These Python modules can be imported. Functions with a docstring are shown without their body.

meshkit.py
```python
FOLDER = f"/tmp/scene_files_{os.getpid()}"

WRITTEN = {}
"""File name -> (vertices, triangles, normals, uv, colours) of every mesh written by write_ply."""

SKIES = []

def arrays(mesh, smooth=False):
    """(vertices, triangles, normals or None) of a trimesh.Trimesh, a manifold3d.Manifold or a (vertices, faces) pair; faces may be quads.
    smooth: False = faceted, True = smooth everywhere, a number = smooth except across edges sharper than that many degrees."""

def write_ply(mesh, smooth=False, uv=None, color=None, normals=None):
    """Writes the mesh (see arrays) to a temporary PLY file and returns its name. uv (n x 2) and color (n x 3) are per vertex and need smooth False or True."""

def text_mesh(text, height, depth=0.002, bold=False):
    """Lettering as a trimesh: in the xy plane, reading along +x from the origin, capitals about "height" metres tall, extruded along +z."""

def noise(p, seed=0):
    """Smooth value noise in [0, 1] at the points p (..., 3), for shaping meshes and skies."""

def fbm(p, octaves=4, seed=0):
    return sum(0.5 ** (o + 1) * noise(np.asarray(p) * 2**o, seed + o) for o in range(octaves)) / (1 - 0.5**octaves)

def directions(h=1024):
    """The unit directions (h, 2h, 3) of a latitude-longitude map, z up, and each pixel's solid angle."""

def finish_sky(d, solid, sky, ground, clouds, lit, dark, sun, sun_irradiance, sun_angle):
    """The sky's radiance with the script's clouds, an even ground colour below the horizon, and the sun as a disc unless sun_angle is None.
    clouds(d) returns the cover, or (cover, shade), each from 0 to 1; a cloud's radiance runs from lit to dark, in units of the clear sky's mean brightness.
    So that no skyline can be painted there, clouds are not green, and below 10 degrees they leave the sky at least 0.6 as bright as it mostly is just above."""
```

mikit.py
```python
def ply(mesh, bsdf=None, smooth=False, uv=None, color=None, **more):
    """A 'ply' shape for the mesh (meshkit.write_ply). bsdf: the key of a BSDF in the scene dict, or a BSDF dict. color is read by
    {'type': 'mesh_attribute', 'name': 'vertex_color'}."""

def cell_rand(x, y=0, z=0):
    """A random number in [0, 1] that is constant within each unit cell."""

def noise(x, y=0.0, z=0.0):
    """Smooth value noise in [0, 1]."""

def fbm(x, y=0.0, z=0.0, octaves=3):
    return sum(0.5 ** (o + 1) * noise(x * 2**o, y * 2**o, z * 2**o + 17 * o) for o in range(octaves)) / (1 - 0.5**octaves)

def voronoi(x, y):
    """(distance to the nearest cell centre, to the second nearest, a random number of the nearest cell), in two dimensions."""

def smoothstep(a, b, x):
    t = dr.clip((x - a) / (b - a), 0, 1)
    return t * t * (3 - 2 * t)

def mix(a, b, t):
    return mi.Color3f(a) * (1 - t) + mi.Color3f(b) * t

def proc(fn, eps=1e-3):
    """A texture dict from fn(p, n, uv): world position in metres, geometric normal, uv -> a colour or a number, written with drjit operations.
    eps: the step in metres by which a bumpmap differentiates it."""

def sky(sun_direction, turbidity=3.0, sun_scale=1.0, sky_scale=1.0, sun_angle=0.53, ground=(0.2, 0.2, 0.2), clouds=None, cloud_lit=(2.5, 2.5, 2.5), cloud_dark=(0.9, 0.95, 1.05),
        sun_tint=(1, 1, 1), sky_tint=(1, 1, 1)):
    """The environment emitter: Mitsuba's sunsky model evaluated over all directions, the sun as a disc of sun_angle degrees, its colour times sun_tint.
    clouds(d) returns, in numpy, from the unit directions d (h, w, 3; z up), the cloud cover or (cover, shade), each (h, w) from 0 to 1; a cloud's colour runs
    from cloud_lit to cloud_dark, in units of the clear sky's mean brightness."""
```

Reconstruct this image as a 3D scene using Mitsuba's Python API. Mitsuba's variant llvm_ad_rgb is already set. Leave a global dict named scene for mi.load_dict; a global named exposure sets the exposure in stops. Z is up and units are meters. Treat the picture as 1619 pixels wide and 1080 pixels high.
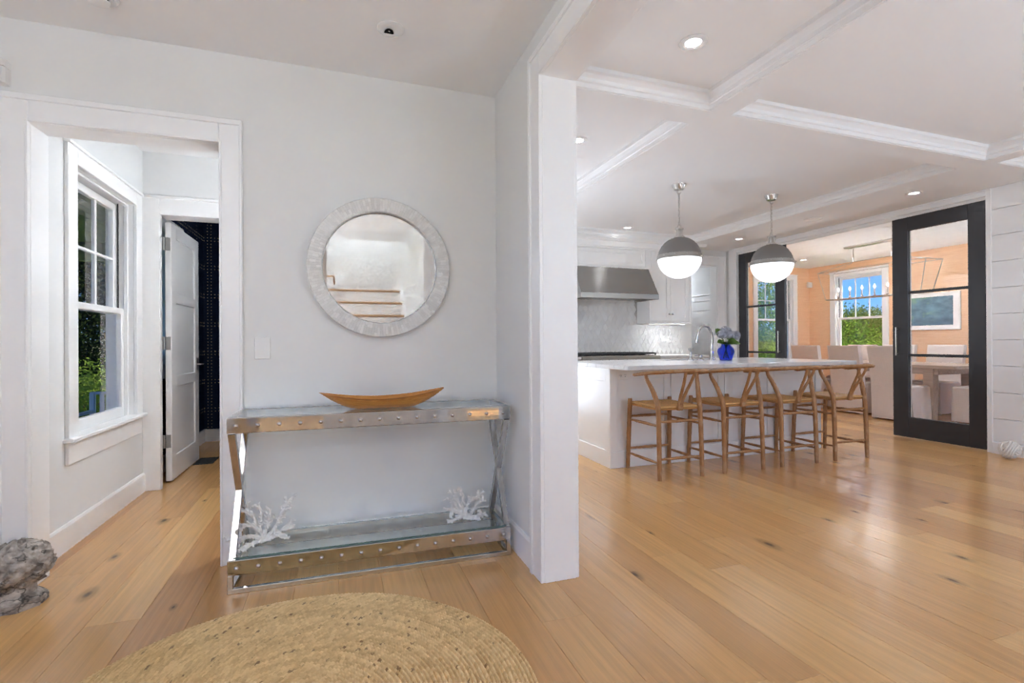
import math, random
import numpy as np
import trimesh
import drjit as dr
import mitsuba as mi
import mikit, meshkit
from mikit import noise, fbm, voronoi, cell_rand, smoothstep, mix

T = mi.ScalarTransform4f
rng = np.random.default_rng(7)
random.seed(7)
scene, labels = {}, {}

# ------------------------------------------------------------------ camera, sky, lamps' strength, exposure
YAW, PITCH, ROLL, FOCAL, EYE = 0.33402, 0.00234, -0.00552, 790.6, (0.0, 0.0, 1.10)
_f = np.array([math.sin(YAW) * math.cos(PITCH), math.cos(YAW) * math.cos(PITCH), math.sin(PITCH)])
_r0 = np.array([math.cos(YAW), -math.sin(YAW), 0.0])
_u0 = np.cross(_r0, _f)
_r = _r0 * math.cos(ROLL) + _u0 * math.sin(ROLL)
_u = _u0 * math.cos(ROLL) - _r0 * math.sin(ROLL)
_m = np.eye(4)
_m[:3, 0], _m[:3, 1], _m[:3, 2], _m[:3, 3] = -_r, _u, _f, EYE
scene['camera'] = {'type': 'perspective', 'fov': math.degrees(2 * math.atan(809.5 / FOCAL)), 'fov_axis': 'x', 'near_clip': 0.02, 'far_clip': 400.0, 'to_world': T(_m)}


def clouds(d):
    n = meshkit.fbm(d / np.maximum(d[..., 2:3], 0.08) * np.array([0.9, 0.9, 0.0]) + 3.1, 4, 5)
    return 0.4 * np.clip((n - 0.56) * 4, 0, 1)


scene['sky'] = mikit.sky((0.25, -0.35, 0.90), turbidity=2.6, sky_scale=3.4, sun_scale=7.2, sky_tint=(0.42, 0.75, 1.27), ground=(0.2, 0.22, 0.15), clouds=clouds, cloud_lit=(1.6, 1.6, 1.65), cloud_dark=(1.0, 1.02, 1.1))
scene['sky']['sampling_weight'] = 6.0
exposure = 0.43
L_GLOBE, L_LIVING, L_DINING, L_KITCHEN, L_STAIR, L_NOOK, L_HALL, L_UP, L_UP2, L_BOWL, L_CAN, L_CANS = 12.0, 15.0, 820.0, 1.1, 22.0, 17.0, 23.0, 40.0, 60.0, 55.0, 92.0, 52.0  # all but dining and kitchen drive added fill lamps
WARM, COOL, COOLER = (0.93, 0.985, 1.05), (0.905, 0.985, 1.10), (0.80, 0.985, 1.25)
L_SPOT, L_UNDER = 55.0, 60.0


# ------------------------------------------------------------------ materials
def rgb(*c):
    return {'type': 'rgb', 'value': list(c) if len(c) == 3 else [c[0]] * 3}


def srgb(r, g, b):
    return [((v / 255) / 12.92 if v < 10.3 else ((v / 255 + 0.055) / 1.055) ** 2.4) for v in (r, g, b)]


def plain(col, rough=0.5, spec=0.5, metallic=0.0, **kw):
    d = {'type': 'principled', 'base_color': col if isinstance(col, dict) else rgb(*col), 'roughness': rough, 'metallic': metallic, **kw}
    if metallic < 0.5:
        d['specular'] = spec
    return {'type': 'twosided', 'bsdf': d}


def matte(col):
    return {'type': 'twosided', 'bsdf': {'type': 'diffuse', 'reflectance': col if isinstance(col, dict) else rgb(*col)}}


def oak_floor(p, n, uv):
    pid = dr.floor(uv.y)
    ac = (uv.y - pid) / 0.9 * 0.19
    u = uv.x
    r1, r2, r3 = cell_rand(pid, 3), cell_rand(pid, 11), cell_rand(pid, 23)
    warp = noise(u * 0.9, ac * 9.0, pid * 3.1)
    g1 = fbm(u * 2.2, ac * 95.0 + warp * 3.0, pid * 1.7)
    g2 = noise(u * 14.0, ac * 520.0, pid)
    ring = 0.5 + 0.5 * dr.sin((ac * 60.0 + warp * 13.0 + noise(u * 3.0, ac * 14.0, pid + 5.0) * 2.5) * 2.2)
    c = mix(mi.Color3f(0.46, 0.243, 0.092), mi.Color3f(0.55, 0.320, 0.130), r1)
    c = mix(c, mi.Color3f(0.375, 0.184, 0.074), smoothstep(0.55, 1.0, r2) * 0.75)
    c = c * (0.80 + 0.29 * g1 + 0.07 * g2 + 0.07 * ring * r3)
    d1, d2, w = voronoi(u * 2.3 + pid * 5.3, ac * 5.2 + pid * 9.7)
    kn = smoothstep(0.855, 0.87, w)
    sz = 0.04 + 0.07 * cell_rand(w * 1000.0)
    k = (1 - smoothstep(sz * 0.25, sz, d1)) * kn
    halo = (1 - smoothstep(sz, sz * 2.4, d1)) * kn
    c = c * (1 - 0.28 * halo)
    return mix(c, mi.Color3f(0.075, 0.042, 0.026), k * 0.85)


def floor_bump(p, n, uv):
    pid = dr.floor(uv.y)
    ac = (uv.y - pid) / 0.9 * 0.19
    return noise(uv.x * 2.0, ac * 22.0, pid * 2.3) * 0.0011 + noise(uv.x * 9.0, ac * 300.0, pid) * 0.00005


def wood_stool(p, n, uv):
    g = fbm(p.x * 60.0, p.y * 60.0, p.z * 10.0)
    h = noise(p.x * 210.0, p.y * 210.0, p.z * 26.0)
    s = smoothstep(0.50, 0.70, fbm(p.x * 34.0 + 3, p.y * 34.0, p.z * 16.0))
    c = mix(mi.Color3f(0.185, 0.080, 0.028), mi.Color3f(0.43, 0.213, 0.082), 0.7 * g + 0.3 * h)
    return mix(c, mi.Color3f(0.42, 0.29, 0.19), s * 0.4)


def cord(p, n, uv):
    a, b = dr.abs(uv.x), dr.abs(uv.y)
    k = dr.select(a > b, uv.x, uv.y)
    s = 0.5 + 0.5 * dr.sin(k * 780.0)
    return mix(mi.Color3f(0.30, 0.155, 0.055), mi.Color3f(0.58, 0.325, 0.13), 0.35 + 0.65 * s) * (0.85 + 0.3 * noise(p.x * 90, p.y * 90, p.z * 90))


def wood_bowl(p, n, uv):
    w = fbm(p.x * 4.0, p.y * 38.0, p.z * 45.0)
    g = 0.5 + 0.5 * dr.sin(w * 34.0)
    return mix(mi.Color3f(0.40, 0.145, 0.028), mi.Color3f(0.60, 0.265, 0.062), 0.35 * g + 0.65 * w)


def marble(p, n, uv):
    w = fbm(p.x * 2.3, p.y * 2.3, p.z * 2.3, octaves=4)
    v = dr.abs(dr.sin((p.x * 1.3 + p.y * 2.1 + p.z * 1.5 + w * 3.4) * 3.4))
    v2 = dr.abs(dr.sin((p.x * 4.1 - p.y * 2.3 + w * 5.0) * 4.0))
    g = 0.72 - 0.13 * (1 - smoothstep(0.0, 0.30, v)) - 0.06 * (1 - smoothstep(0.0, 0.22, v2)) - 0.10 * fbm(p.x * 7, p.y * 7, p.z * 7)
    return mi.Color3f(g, g * 0.995, g * 0.985)


def stone(p, n, uv):
    w = fbm(p.x * 22.0, p.y * 22.0, p.z * 22.0, octaves=4)
    v = fbm(p.x * 70.0, p.y * 70.0, p.z * 70.0)
    c = mix(mi.Color3f(0.14, 0.118, 0.102), mi.Color3f(0.42, 0.375, 0.335), smoothstep(0.28, 0.68, w))
    vein = 1 - smoothstep(0.0, 0.035, dr.abs(fbm(p.x * 17.0 + 5, p.y * 17.0, p.z * 17.0, octaves=4) - 0.5))
    return c * (0.55 + 0.9 * v) * (1 - 0.7 * vein)


def jute(p, n, uv):
    # uv: along the braid, across it in metres; each strand of the braid has a tone of its own
    row = dr.floor(uv.y / 0.01475)
    st = dr.floor(uv.x / 0.0145 + row * 0.63)
    a = cell_rand(st, row, 2.0)
    b = cell_rand(dr.floor(uv.x * 1.3), dr.floor(row * 0.5), 5.0)
    f = fbm(p.x * 8, p.y * 8, 1.0)
    g = noise(uv.x * 160.0, uv.y * 420.0)
    c = mix(mi.Color3f(0.44, 0.275, 0.115), mi.Color3f(0.82, 0.61, 0.345), 0.42 * a + 0.22 * b + 0.2 * f + 0.16 * g)
    spot = smoothstep(0.955, 0.975, cell_rand(st, row, 9.0)) * smoothstep(0.4, 0.6, noise(uv.x * 120.0, uv.y * 160.0))
    return mix(c, mi.Color3f(0.17, 0.09, 0.04), spot * 0.75)


def grasscloth(p, n, uv):
    s = noise(p.x * 3.0 + p.y * 3.0, p.z * 210.0)
    t = fbm(p.x * 11.0 + p.y * 11.0, p.z * 60.0)
    b = cell_rand(dr.floor((p.x + p.y) / 0.9), 4.0)
    c = mix(mi.Color3f(0.72, 0.44, 0.26), mi.Color3f(0.86, 0.61, 0.41), 0.5 * s + 0.4 * t + 0.1 * b)
    return c


def navy_studs(p, n, uv):
    # a printed paper: navy ground with double rows of small gold studs, up the wall and across it
    h, z = uv.x, uv.y
    sp = 0.0358
    cu, cz = h / sp, z / sp
    du, dz = (cu - dr.floor(cu) - 0.5) * sp, (cz - dr.floor(cz) - 0.5) * sp
    dot = dr.sqrt(du * du + dz * dz) < 0.0068
    iu, iz = dr.floor(cu), dr.floor(cz)
    mu, mz = iu - 9.0 * dr.floor(iu / 9.0), iz - 9.0 * dr.floor(iz / 9.0)
    on = (mu < 1.5) | (mz < 1.5)
    base = mi.Color3f(0.0075, 0.0125, 0.030) * (0.75 + 0.5 * noise(h * 40.0, z * 260.0))
    return dr.select(dot & on, mi.Color3f(0.30, 0.235, 0.14), base)


def bone(p, n, uv):
    # uv: turns around the ring, distance across it; narrow radial slips in three broken courses
    c = dr.floor(uv.x * 150.0)
    q = dr.floor((uv.y + cell_rand(c, 7.0) * 0.4) * 2.6)
    t = cell_rand(c, q, 3.0)
    fx = uv.x * 150.0 - c
    edge = 1.0 - 0.14 * (1 - smoothstep(0.0, 0.12, dr.minimum(fx, 1 - fx)))
    c3 = mix(mi.Color3f(0.60, 0.59, 0.56), mi.Color3f(0.74, 0.73, 0.70), t)
    return c3 * edge * (0.95 + 0.1 * noise(uv.x * 900, uv.y * 30))


def linen(p, n, uv):
    w = noise(p.x * 420 + p.y * 420, p.z * 20.0) * 0.5 + noise(p.z * 420, (p.x + p.y) * 20.0) * 0.5
    return mi.Color3f(0.80, 0.715, 0.665) * (0.94 + 0.12 * w)


def leafy(p, n, uv):
    return mix(mi.Color3f(0.09, 0.14, 0.03), mi.Color3f(0.26, 0.31, 0.085), noise(p.x * 5.0, p.y * 5.0, p.z * 5.0) * 0.6 + 0.4 * cell_rand(p.x * 23.0, p.y * 23.0, p.z * 23.0))


def leafy_bright(p, n, uv):
    return mix(mi.Color3f(0.11, 0.21, 0.03), mi.Color3f(0.31, 0.43, 0.085), noise(p.x * 6.0, p.y * 6.0, p.z * 6.0))


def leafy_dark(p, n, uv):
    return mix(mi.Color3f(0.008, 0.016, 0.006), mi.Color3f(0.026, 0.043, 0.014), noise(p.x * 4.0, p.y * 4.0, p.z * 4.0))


def seascape(p, n, uv):
    # abstract blue-green water picture, printed flat
    w = fbm(p.y * 9.0, p.z * 16.0, 2.0)
    c = mix(mi.Color3f(0.045, 0.105, 0.155), mi.Color3f(0.145, 0.285, 0.36), w)
    c = mix(c, mi.Color3f(0.16, 0.30, 0.20), smoothstep(0.5, 0.75, fbm(p.y * 7.0 + 9, p.z * 9.0, 7.0)) * smoothstep(5.5, 5.95, p.y))
    return mix(c, mi.Color3f(0.03, 0.055, 0.10), smoothstep(1.55, 1.40, p.z) * 0.5)


def weathered(p, n, uv):
    g = fbm((p.x + 2) * 30.0, p.y * 3.0, p.z * 30.0)
    return mix(mi.Color3f(0.34, 0.25, 0.195), mi.Color3f(0.54, 0.43, 0.35), g)


P = mikit.proc
scene['wall_paint'] = matte((0.745, 0.745, 0.735))
scene['trim_paint'] = plain((0.85, 0.85, 0.845), 0.38, 0.45)
scene['ceiling_paint'] = matte((0.86, 0.86, 0.855))
scene['cabinet_paint'] = plain((0.82, 0.815, 0.80), 0.35, 0.45)
scene['oak_boards'] = {'type': 'twosided', 'bsdf': {'type': 'bumpmap', 'arbitrary': P(floor_bump, 0.002), 'scale': 1.0,
                       'bsdf': {'type': 'principled', 'base_color': P(oak_floor), 'roughness': 0.22, 'specular': 0.5}}}
scene['subfloor_dark'] = matte((0.06, 0.035, 0.02))
scene['chrome'] = {'type': 'twosided', 'bsdf': {'type': 'conductor', 'material': 'none', 'specular_reflectance': rgb(0.66, 0.645, 0.625)}}
scene['nickel'] = plain((0.60, 0.575, 0.54), 0.16, metallic=1.0)
scene['stainless'] = plain((0.46, 0.445, 0.42), 0.27, metallic=1.0)
scene['brushed_steel'] = {'type': 'twosided', 'bsdf': {'type': 'roughconductor', 'distribution': 'ggx', 'material': 'none', 'alpha_u': 0.10, 'alpha_v': 0.42, 'specular_reflectance': rgb(0.40, 0.388, 0.37)}}
scene['blind_cloth'] = {'type': 'principledthin', 'base_color': rgb(0.92, 0.92, 0.90), 'roughness': 0.8, 'diff_trans': 1.3}
scene['pewter_band'] = plain((0.36, 0.34, 0.315), 0.28, metallic=0.85)
scene['hinge_metal'] = plain((0.36, 0.35, 0.335), 0.38, metallic=0.8)
scene['pewter'] = plain((0.20, 0.188, 0.178), 0.42, metallic=0.45)
scene['mirror_silver'] = {'type': 'twosided', 'bsdf': {'type': 'conductor', 'material': 'none', 'specular_reflectance': rgb(0.93, 0.93, 0.925)}}
scene['pane_glass'] = {'type': 'thindielectric', 'int_ior': 1.5}
scene['shelf_glass'] = {'type': 'thindielectric', 'int_ior': 1.5, 'specular_transmittance': rgb(0.90, 0.955, 0.945)}
scene['glass_edge'] = plain((0.075, 0.125, 0.118), 0.12)
scene['door_black'] = plain((0.020, 0.0195, 0.0225), 0.42, 0.5)
scene['iron_black'] = plain((0.018, 0.018, 0.018), 0.5)
scene['dark_void'] = matte((0.01, 0.01, 0.01))
scene['marble'] = plain(P(marble), 0.13, 0.5)
scene['tile_glaze'] = plain((0.76, 0.75, 0.73), 0.16, 0.5)
scene['tile_glaze_light'] = plain((0.79, 0.785, 0.77), 0.12, 0.5)
scene['tile_glaze_grey'] = plain((0.73, 0.72, 0.705), 0.2, 0.5)
scene['grout'] = matte((0.50, 0.49, 0.475))
scene['stool_wood'] = plain(P(wood_stool), 0.5, 0.4)
scene['paper_cord'] = plain(P(cord), 0.65, 0.3)
scene['bowl_wood'] = plain(P(wood_bowl), 0.3, 0.5)
scene['coral_white'] = matte((0.80, 0.785, 0.765))
scene['stone'] = matte(P(stone))
scene['jute'] = matte(P(jute))
scene['rope'] = matte((0.74, 0.715, 0.675))
scene['linen'] = matte(P(linen))
scene['grasscloth'] = matte(P(grasscloth))
scene['navy_paper'] = matte(P(navy_studs))
scene['bone_inlay'] = plain(P(bone), 0.32, 0.5)
scene['seascape'] = plain(P(seascape), 0.3)
scene['table_wood'] = plain(P(weathered), 0.5)
scene['tread_oak'] = plain((0.42, 0.255, 0.135), 0.4)
scene['post_taupe'] = plain((0.30, 0.25, 0.21), 0.5)
scene['plastic_white'] = plain((0.80, 0.795, 0.775), 0.35)
scene['porch_green'] = matte((0.20, 0.22, 0.165))
scene['outdoor_white'] = plain((0.80, 0.82, 0.84), 0.5)
scene['siding'] = matte((0.55, 0.55, 0.53))
scene['grass'] = matte((0.10, 0.17, 0.04))
scene['paving'] = matte((0.62, 0.61, 0.58))
scene['bark'] = matte((0.10, 0.075, 0.055))
scene['blue_glass'] = {'type': 'dielectric', 'int_ior': 1.5, 'specular_transmittance': rgb(0.26, 0.45, 0.98), 'specular_reflectance': rgb(1.0)}
scene['petal'] = matte((0.40, 0.405, 0.46))
scene['petal_pale'] = matte((0.52, 0.50, 0.51))
for nm, fn in (('leaf_mid', leafy), ('leaf_bright', leafy_bright), ('leaf_dark', leafy_dark)):
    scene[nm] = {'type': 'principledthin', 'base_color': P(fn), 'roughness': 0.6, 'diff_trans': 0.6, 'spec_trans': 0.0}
scene['leaf_house'] = plain((0.10, 0.175, 0.035), 0.5)


def light(level, tint=(1.0, 1.0, 1.0), weight=1.0):
    return {'type': 'area', 'radiance': rgb(*[level * t for t in tint]), 'sampling_weight': weight}


# ------------------------------------------------------------------ mesh helpers
def cat(*ms):
    flat = []
    for m in ms:
        flat.extend(m) if isinstance(m, (list, tuple)) else flat.append(m)
    return trimesh.util.concatenate(flat)


def bx(x0, x1, y0, y1, z0, z1, b=0.0):
    x0, x1, y0, y1, z0, z1 = min(x0, x1), max(x0, x1), min(y0, y1), max(y0, y1), min(z0, z1), max(z0, z1)
    b = min(b, (x1 - x0) * 0.45, (y1 - y0) * 0.45, (z1 - z0) * 0.45)
    c, h = np.array([(x0 + x1), (y0 + y1), (z0 + z1)]) / 2, np.array([x1 - x0, y1 - y0, z1 - z0]) / 2
    if b <= 0:
        m = trimesh.creation.box(extents=h * 2)
        m.apply_translation(c)
        return m
    pts = []
    for sx in (-1, 1):
        for sy in (-1, 1):
            for sz in (-1, 1):
                s = np.array([sx, sy, sz])
                for k in range(3):
                    q = h - b
                    q = q.copy()
                    q[k] = h[k]
                    pts.append(c + s * q)
    return trimesh.convex.convex_hull(np.array(pts))


def prism(poly, axis, a, b):
    """poly: convex or not, list of 2D points in the two other axes (in x,y,z order), extruded along axis from a to b."""
    from shapely.geometry import Polygon
    m = trimesh.creation.extrude_polygon(Polygon(poly), abs(b - a), engine='earcut')
    v = np.array(m.vertices)
    lo = min(a, b)
    if axis == 'z':
        out = np.c_[v[:, 0], v[:, 1], v[:, 2] + lo]
        flip = False
    elif axis == 'x':
        out = np.c_[v[:, 2] + lo, v[:, 0], v[:, 1]]
        flip = False
    else:
        out = np.c_[v[:, 0], v[:, 2] + lo, v[:, 1]]
        flip = True
    f = np.array(m.faces)
    return trimesh.Trimesh(out, f[:, ::-1] if flip else f, process=False)


def lathe(prof, n=32, centre=(0, 0, 0)):
    prof = np.array(prof, float)
    a = np.arange(n) * 2 * np.pi / n
    v = np.stack([prof[:, None, 0] * np.cos(a), prof[:, None, 0] * np.sin(a), np.broadcast_to(prof[:, None, 1], (len(prof), n))], -1).reshape(-1, 3)
    f = []
    for i in range(len(prof) - 1):
        for j in range(n):
            k = (j + 1) % n
            p, q, r, s = i * n + j, i * n + k, (i + 1) * n + k, (i + 1) * n + j
            if prof[i, 0] > 1e-9:
                f.append((p, q, r))
            if prof[i + 1, 0] > 1e-9:
                f.append((p, r, s))
    m = trimesh.Trimesh(v, np.array(f), process=False)
    m.merge_vertices()
    m.apply_translation(centre)
    return m


def tube(pts, rad, sides=8, caps=True, flat=1.0, up=(0, 0, 1.0)):
    """A tube along the points; flat: ratio of the radius along 'up' to the other one."""
    p = np.asarray(pts, float)
    n = len(p)
    rad = np.broadcast_to(np.asarray(rad, float), (n,))
    t = np.gradient(p, axis=0) if n > 2 else np.repeat([p[1] - p[0]], 2, 0)
    t = t / (np.linalg.norm(t, axis=1, keepdims=True) + 1e-12)
    ref = np.array(up, float)
    if abs(np.dot(t[0], ref)) > 0.95:
        ref = np.array([1.0, 0, 0])
    v = []
    a = np.arange(sides) * 2 * np.pi / sides
    s_prev = None
    for i in range(n):
        if s_prev is None:
            s = np.cross(t[i], ref)
        else:
            s = s_prev - t[i] * np.dot(s_prev, t[i])
            if flat != 1.0:
                s = np.cross(t[i], ref)
        s = s / (np.linalg.norm(s) + 1e-12)
        s_prev = s
        q = np.cross(s, t[i])
        v.append(p[i] + rad[i] * (np.cos(a)[:, None] * s + flat * np.sin(a)[:, None] * q))
    v = np.vstack(v)
    f = []
    for i in range(n - 1):
        for j in range(sides):
            k = (j + 1) % sides
            A, B, C, D = i * sides + j, i * sides + k, (i + 1) * sides + k, (i + 1) * sides + j
            f += [(A, C, B), (A, D, C)]
    if caps:
        v = np.vstack([v, p[0], p[-1]])
        c0, c1 = n * sides, n * sides + 1
        for j in range(sides):
            k = (j + 1) % sides
            f += [(c0, j, k), (c1, (n - 1) * sides + k, (n - 1) * sides + j)]
    m = trimesh.Trimesh(v, np.array(f), process=False)
    if m.volume < 0:
        m.invert()
    return m


def smooth_path(pts, n=24):
    from scipy.interpolate import PchipInterpolator, CubicSpline
    p = np.asarray(pts, float)
    s = np.r_[0, np.cumsum(np.linalg.norm(np.diff(p, axis=0), axis=1))]
    return CubicSpline(s, p)(np.linspace(0, s[-1], n))


def moved(m, x=0, y=0, z=0, rz=0.0, about=None):
    m = m.copy()
    if rz:
        m.apply_transform(trimesh.transformations.rotation_matrix(rz, [0, 0, 1], about))
    m.apply_translation([x, y, z])
    return m


def disc(r, z=0.0, n=32, down=True):
    a = np.arange(n) * 2 * np.pi / n
    v = np.vstack([np.c_[r * np.cos(a), r * np.sin(a), np.full(n, z)], [[0, 0, z]]])
    f = [((j + 1) % n, j, n) if down else (j, (j + 1) % n, n) for j in range(n)]
    return trimesh.Trimesh(v, np.array(f), process=False)


def quad(a, b, c, d):
    return trimesh.Trimesh(np.array([a, b, c, d], float), np.array([[0, 1, 2], [0, 2, 3]]), process=False)


# ------------------------------------------------------------------ names, labels
taken = set()


def numbered(key):
    k, i = key, 0
    while k in taken:
        i += 1
        k = f'{key}_{i:03d}'
    taken.add(k)
    return k


def thing(name, label, cat_, group=None):
    k = numbered(name)
    labels[k] = {'label': label, 'category': cat_}
    if group:
        labels[k]['group'] = group
    return k


def add(key, mesh, bsdf, smooth=False, label=None, **kw):
    k = numbered(key)
    scene[k] = mikit.ply(mesh, bsdf, smooth=smooth, **kw)
    if label:
        labels.setdefault(k, {})['label'] = label
    return k


def one(name, mesh, bsdf, label, cat_, group=None, smooth=False, **kw):
    k = thing(name, label, cat_, group)
    scene[k] = mikit.ply(mesh, bsdf, smooth=smooth, **kw)
    return k


def part(t, name, mesh, bsdf, smooth=False, label=None, **kw):
    return add(f'{t}__{name}', mesh, bsdf, smooth, label, **kw)


def struct(name, mesh=None, bsdf=None, label=None, smooth=False, **kw):
    k = numbered(name)
    if mesh is not None:
        scene[k] = mikit.ply(mesh, bsdf, smooth=smooth, **kw)
    labels[k] = {'kind': 'structure'}
    if label:
        labels[k]['label'] = label
    return k


def copy_thing(src, name, label, shift, group=None, rz=0.0, about=(0, 0, 0)):
    k = thing(name, label, labels[src]['category'], group or labels[src].get('group'))
    m = T().translate(list(shift))
    if rz:
        m = m @ T().translate(list(about)).rotate([0, 0, 1], math.degrees(rz)).translate([-c for c in about])
    for q in [q for q in scene if q.startswith(src + '__')]:
        nk = k + q[len(src):]
        taken.add(nk)
        scene[nk] = {**scene[q], 'to_world': m}
    return k


def wallx(x0, x1, y0, y1, z0, z1, holes=()):
    """A wall across x with rectangular holes (ya, yb, za, zb)."""
    out, y = [], y0
    for ya, yb, za, zb in sorted(holes):
        if ya > y:
            out.append(bx(x0, x1, y, ya, z0, z1))
        if za > z0:
            out.append(bx(x0, x1, ya, yb, z0, za))
        if zb < z1:
            out.append(bx(x0, x1, ya, yb, zb, z1))
        y = yb
    if y < y1:
        out.append(bx(x0, x1, y, y1, z0, z1))
    return cat(out)


def wally(x0, x1, y0, y1, z0, z1, holes=()):
    out, x = [], x0
    for xa, xb, za, zb in sorted(holes):
        if xa > x:
            out.append(bx(x, xa, y0, y1, z0, z1))
        if za > z0:
            out.append(bx(xa, xb, y0, y1, z0, za))
        if zb < z1:
            out.append(bx(xa, xb, y0, y1, zb, z1))
        x = xb
    if x < x1:
        out.append(bx(x, x1, y0, y1, z0, z1))
    return cat(out)


# ================================================================== THE SETTING
HC = 2.56          # hall ceiling
KS, KC = 2.58, 2.69  # kitchen: underside of the beams, ceiling between them
DC = 2.655         # dining room ceiling
WA0, WA1 = 2.836, 2.975   # the wall with the mirror
BX0, BX1 = 0.887, 1.040   # the wall of the wide cased opening
HX = -1.39         # left wall of the little hall
PY = 4.47          # wall with the white door
DX0, DX1 = 6.03, 6.17     # wall with the black sliding doors
KB = 6.60          # back wall of the kitchen
FX, FY = 9.50, 8.00       # dining room: far wall, left wall
BACK = -3.2
HALL_L = -1.95

# ---- floor: every board its own piece
floor = struct('floor', bx(HALL_L - 0.1, FX + 0.1, BACK - 0.1, FY + 0.1, -0.10, -0.016), 'subfloor_dark', 'wide plank oak floor running from the hall into the kitchen')
PW = 0.188
pid = 0
k0 = int(math.floor((HALL_L - 1.125) / PW))
k1 = int(math.ceil((FX - 1.125) / PW))
for k in range(k0, k1):
    xa, xb = 1.125 + k * PW, 1.125 + (k + 1) * PW
    lo, hi = BACK, (6.5 if xb < 0.95 else KB if xb < 5.2 else FY)
    if xa > DX1:
        lo = 2.9
    y = lo - rng.uniform(0.0, 1.6)
    while y < hi:
        L = rng.uniform(1.6, 3.0)
        ya, yb = max(y, lo), min(y + L, hi)
        y += L
        if yb - ya < 0.05:
            continue
        g, bv = 0.0003, 0.0008
        X0, X1, Y0, Y1 = xa + g, xb - g, ya + g, yb - g
        ring = lambda i, z: [(X0 + i, Y0 + i, z), (X1 - i, Y0 + i, z), (X1 - i, Y1 - i, z), (X0 + i, Y1 - i, z)]
        v = np.array(ring(0, -0.016) + ring(0, -0.0012) + ring(bv, 0.0))
        f = []
        for s in (0, 4):
            for j in range(4):
                q = (j + 1) % 4
                f += [(s + j, s + q, s + 4 + q), (s + j, s + 4 + q, s + 4 + j)]
        f += [(8, 9, 10), (8, 10, 11)]
        fr = np.clip((v[:, 0] - xa) / PW, 0, 1) * 0.9
        uv = np.c_[v[:, 1] + pid * 17.3, pid + 0.02 + fr * 0.98]
        # faceted, with the vertices of each face kept together
        idx = np.array(f).ravel()
        part(floor, 'plank', trimesh.Trimesh(v[idx], np.arange(len(idx)).reshape(-1, 3), process=False), 'oak_boards', uv=uv[idx])
        pid += 1

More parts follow.
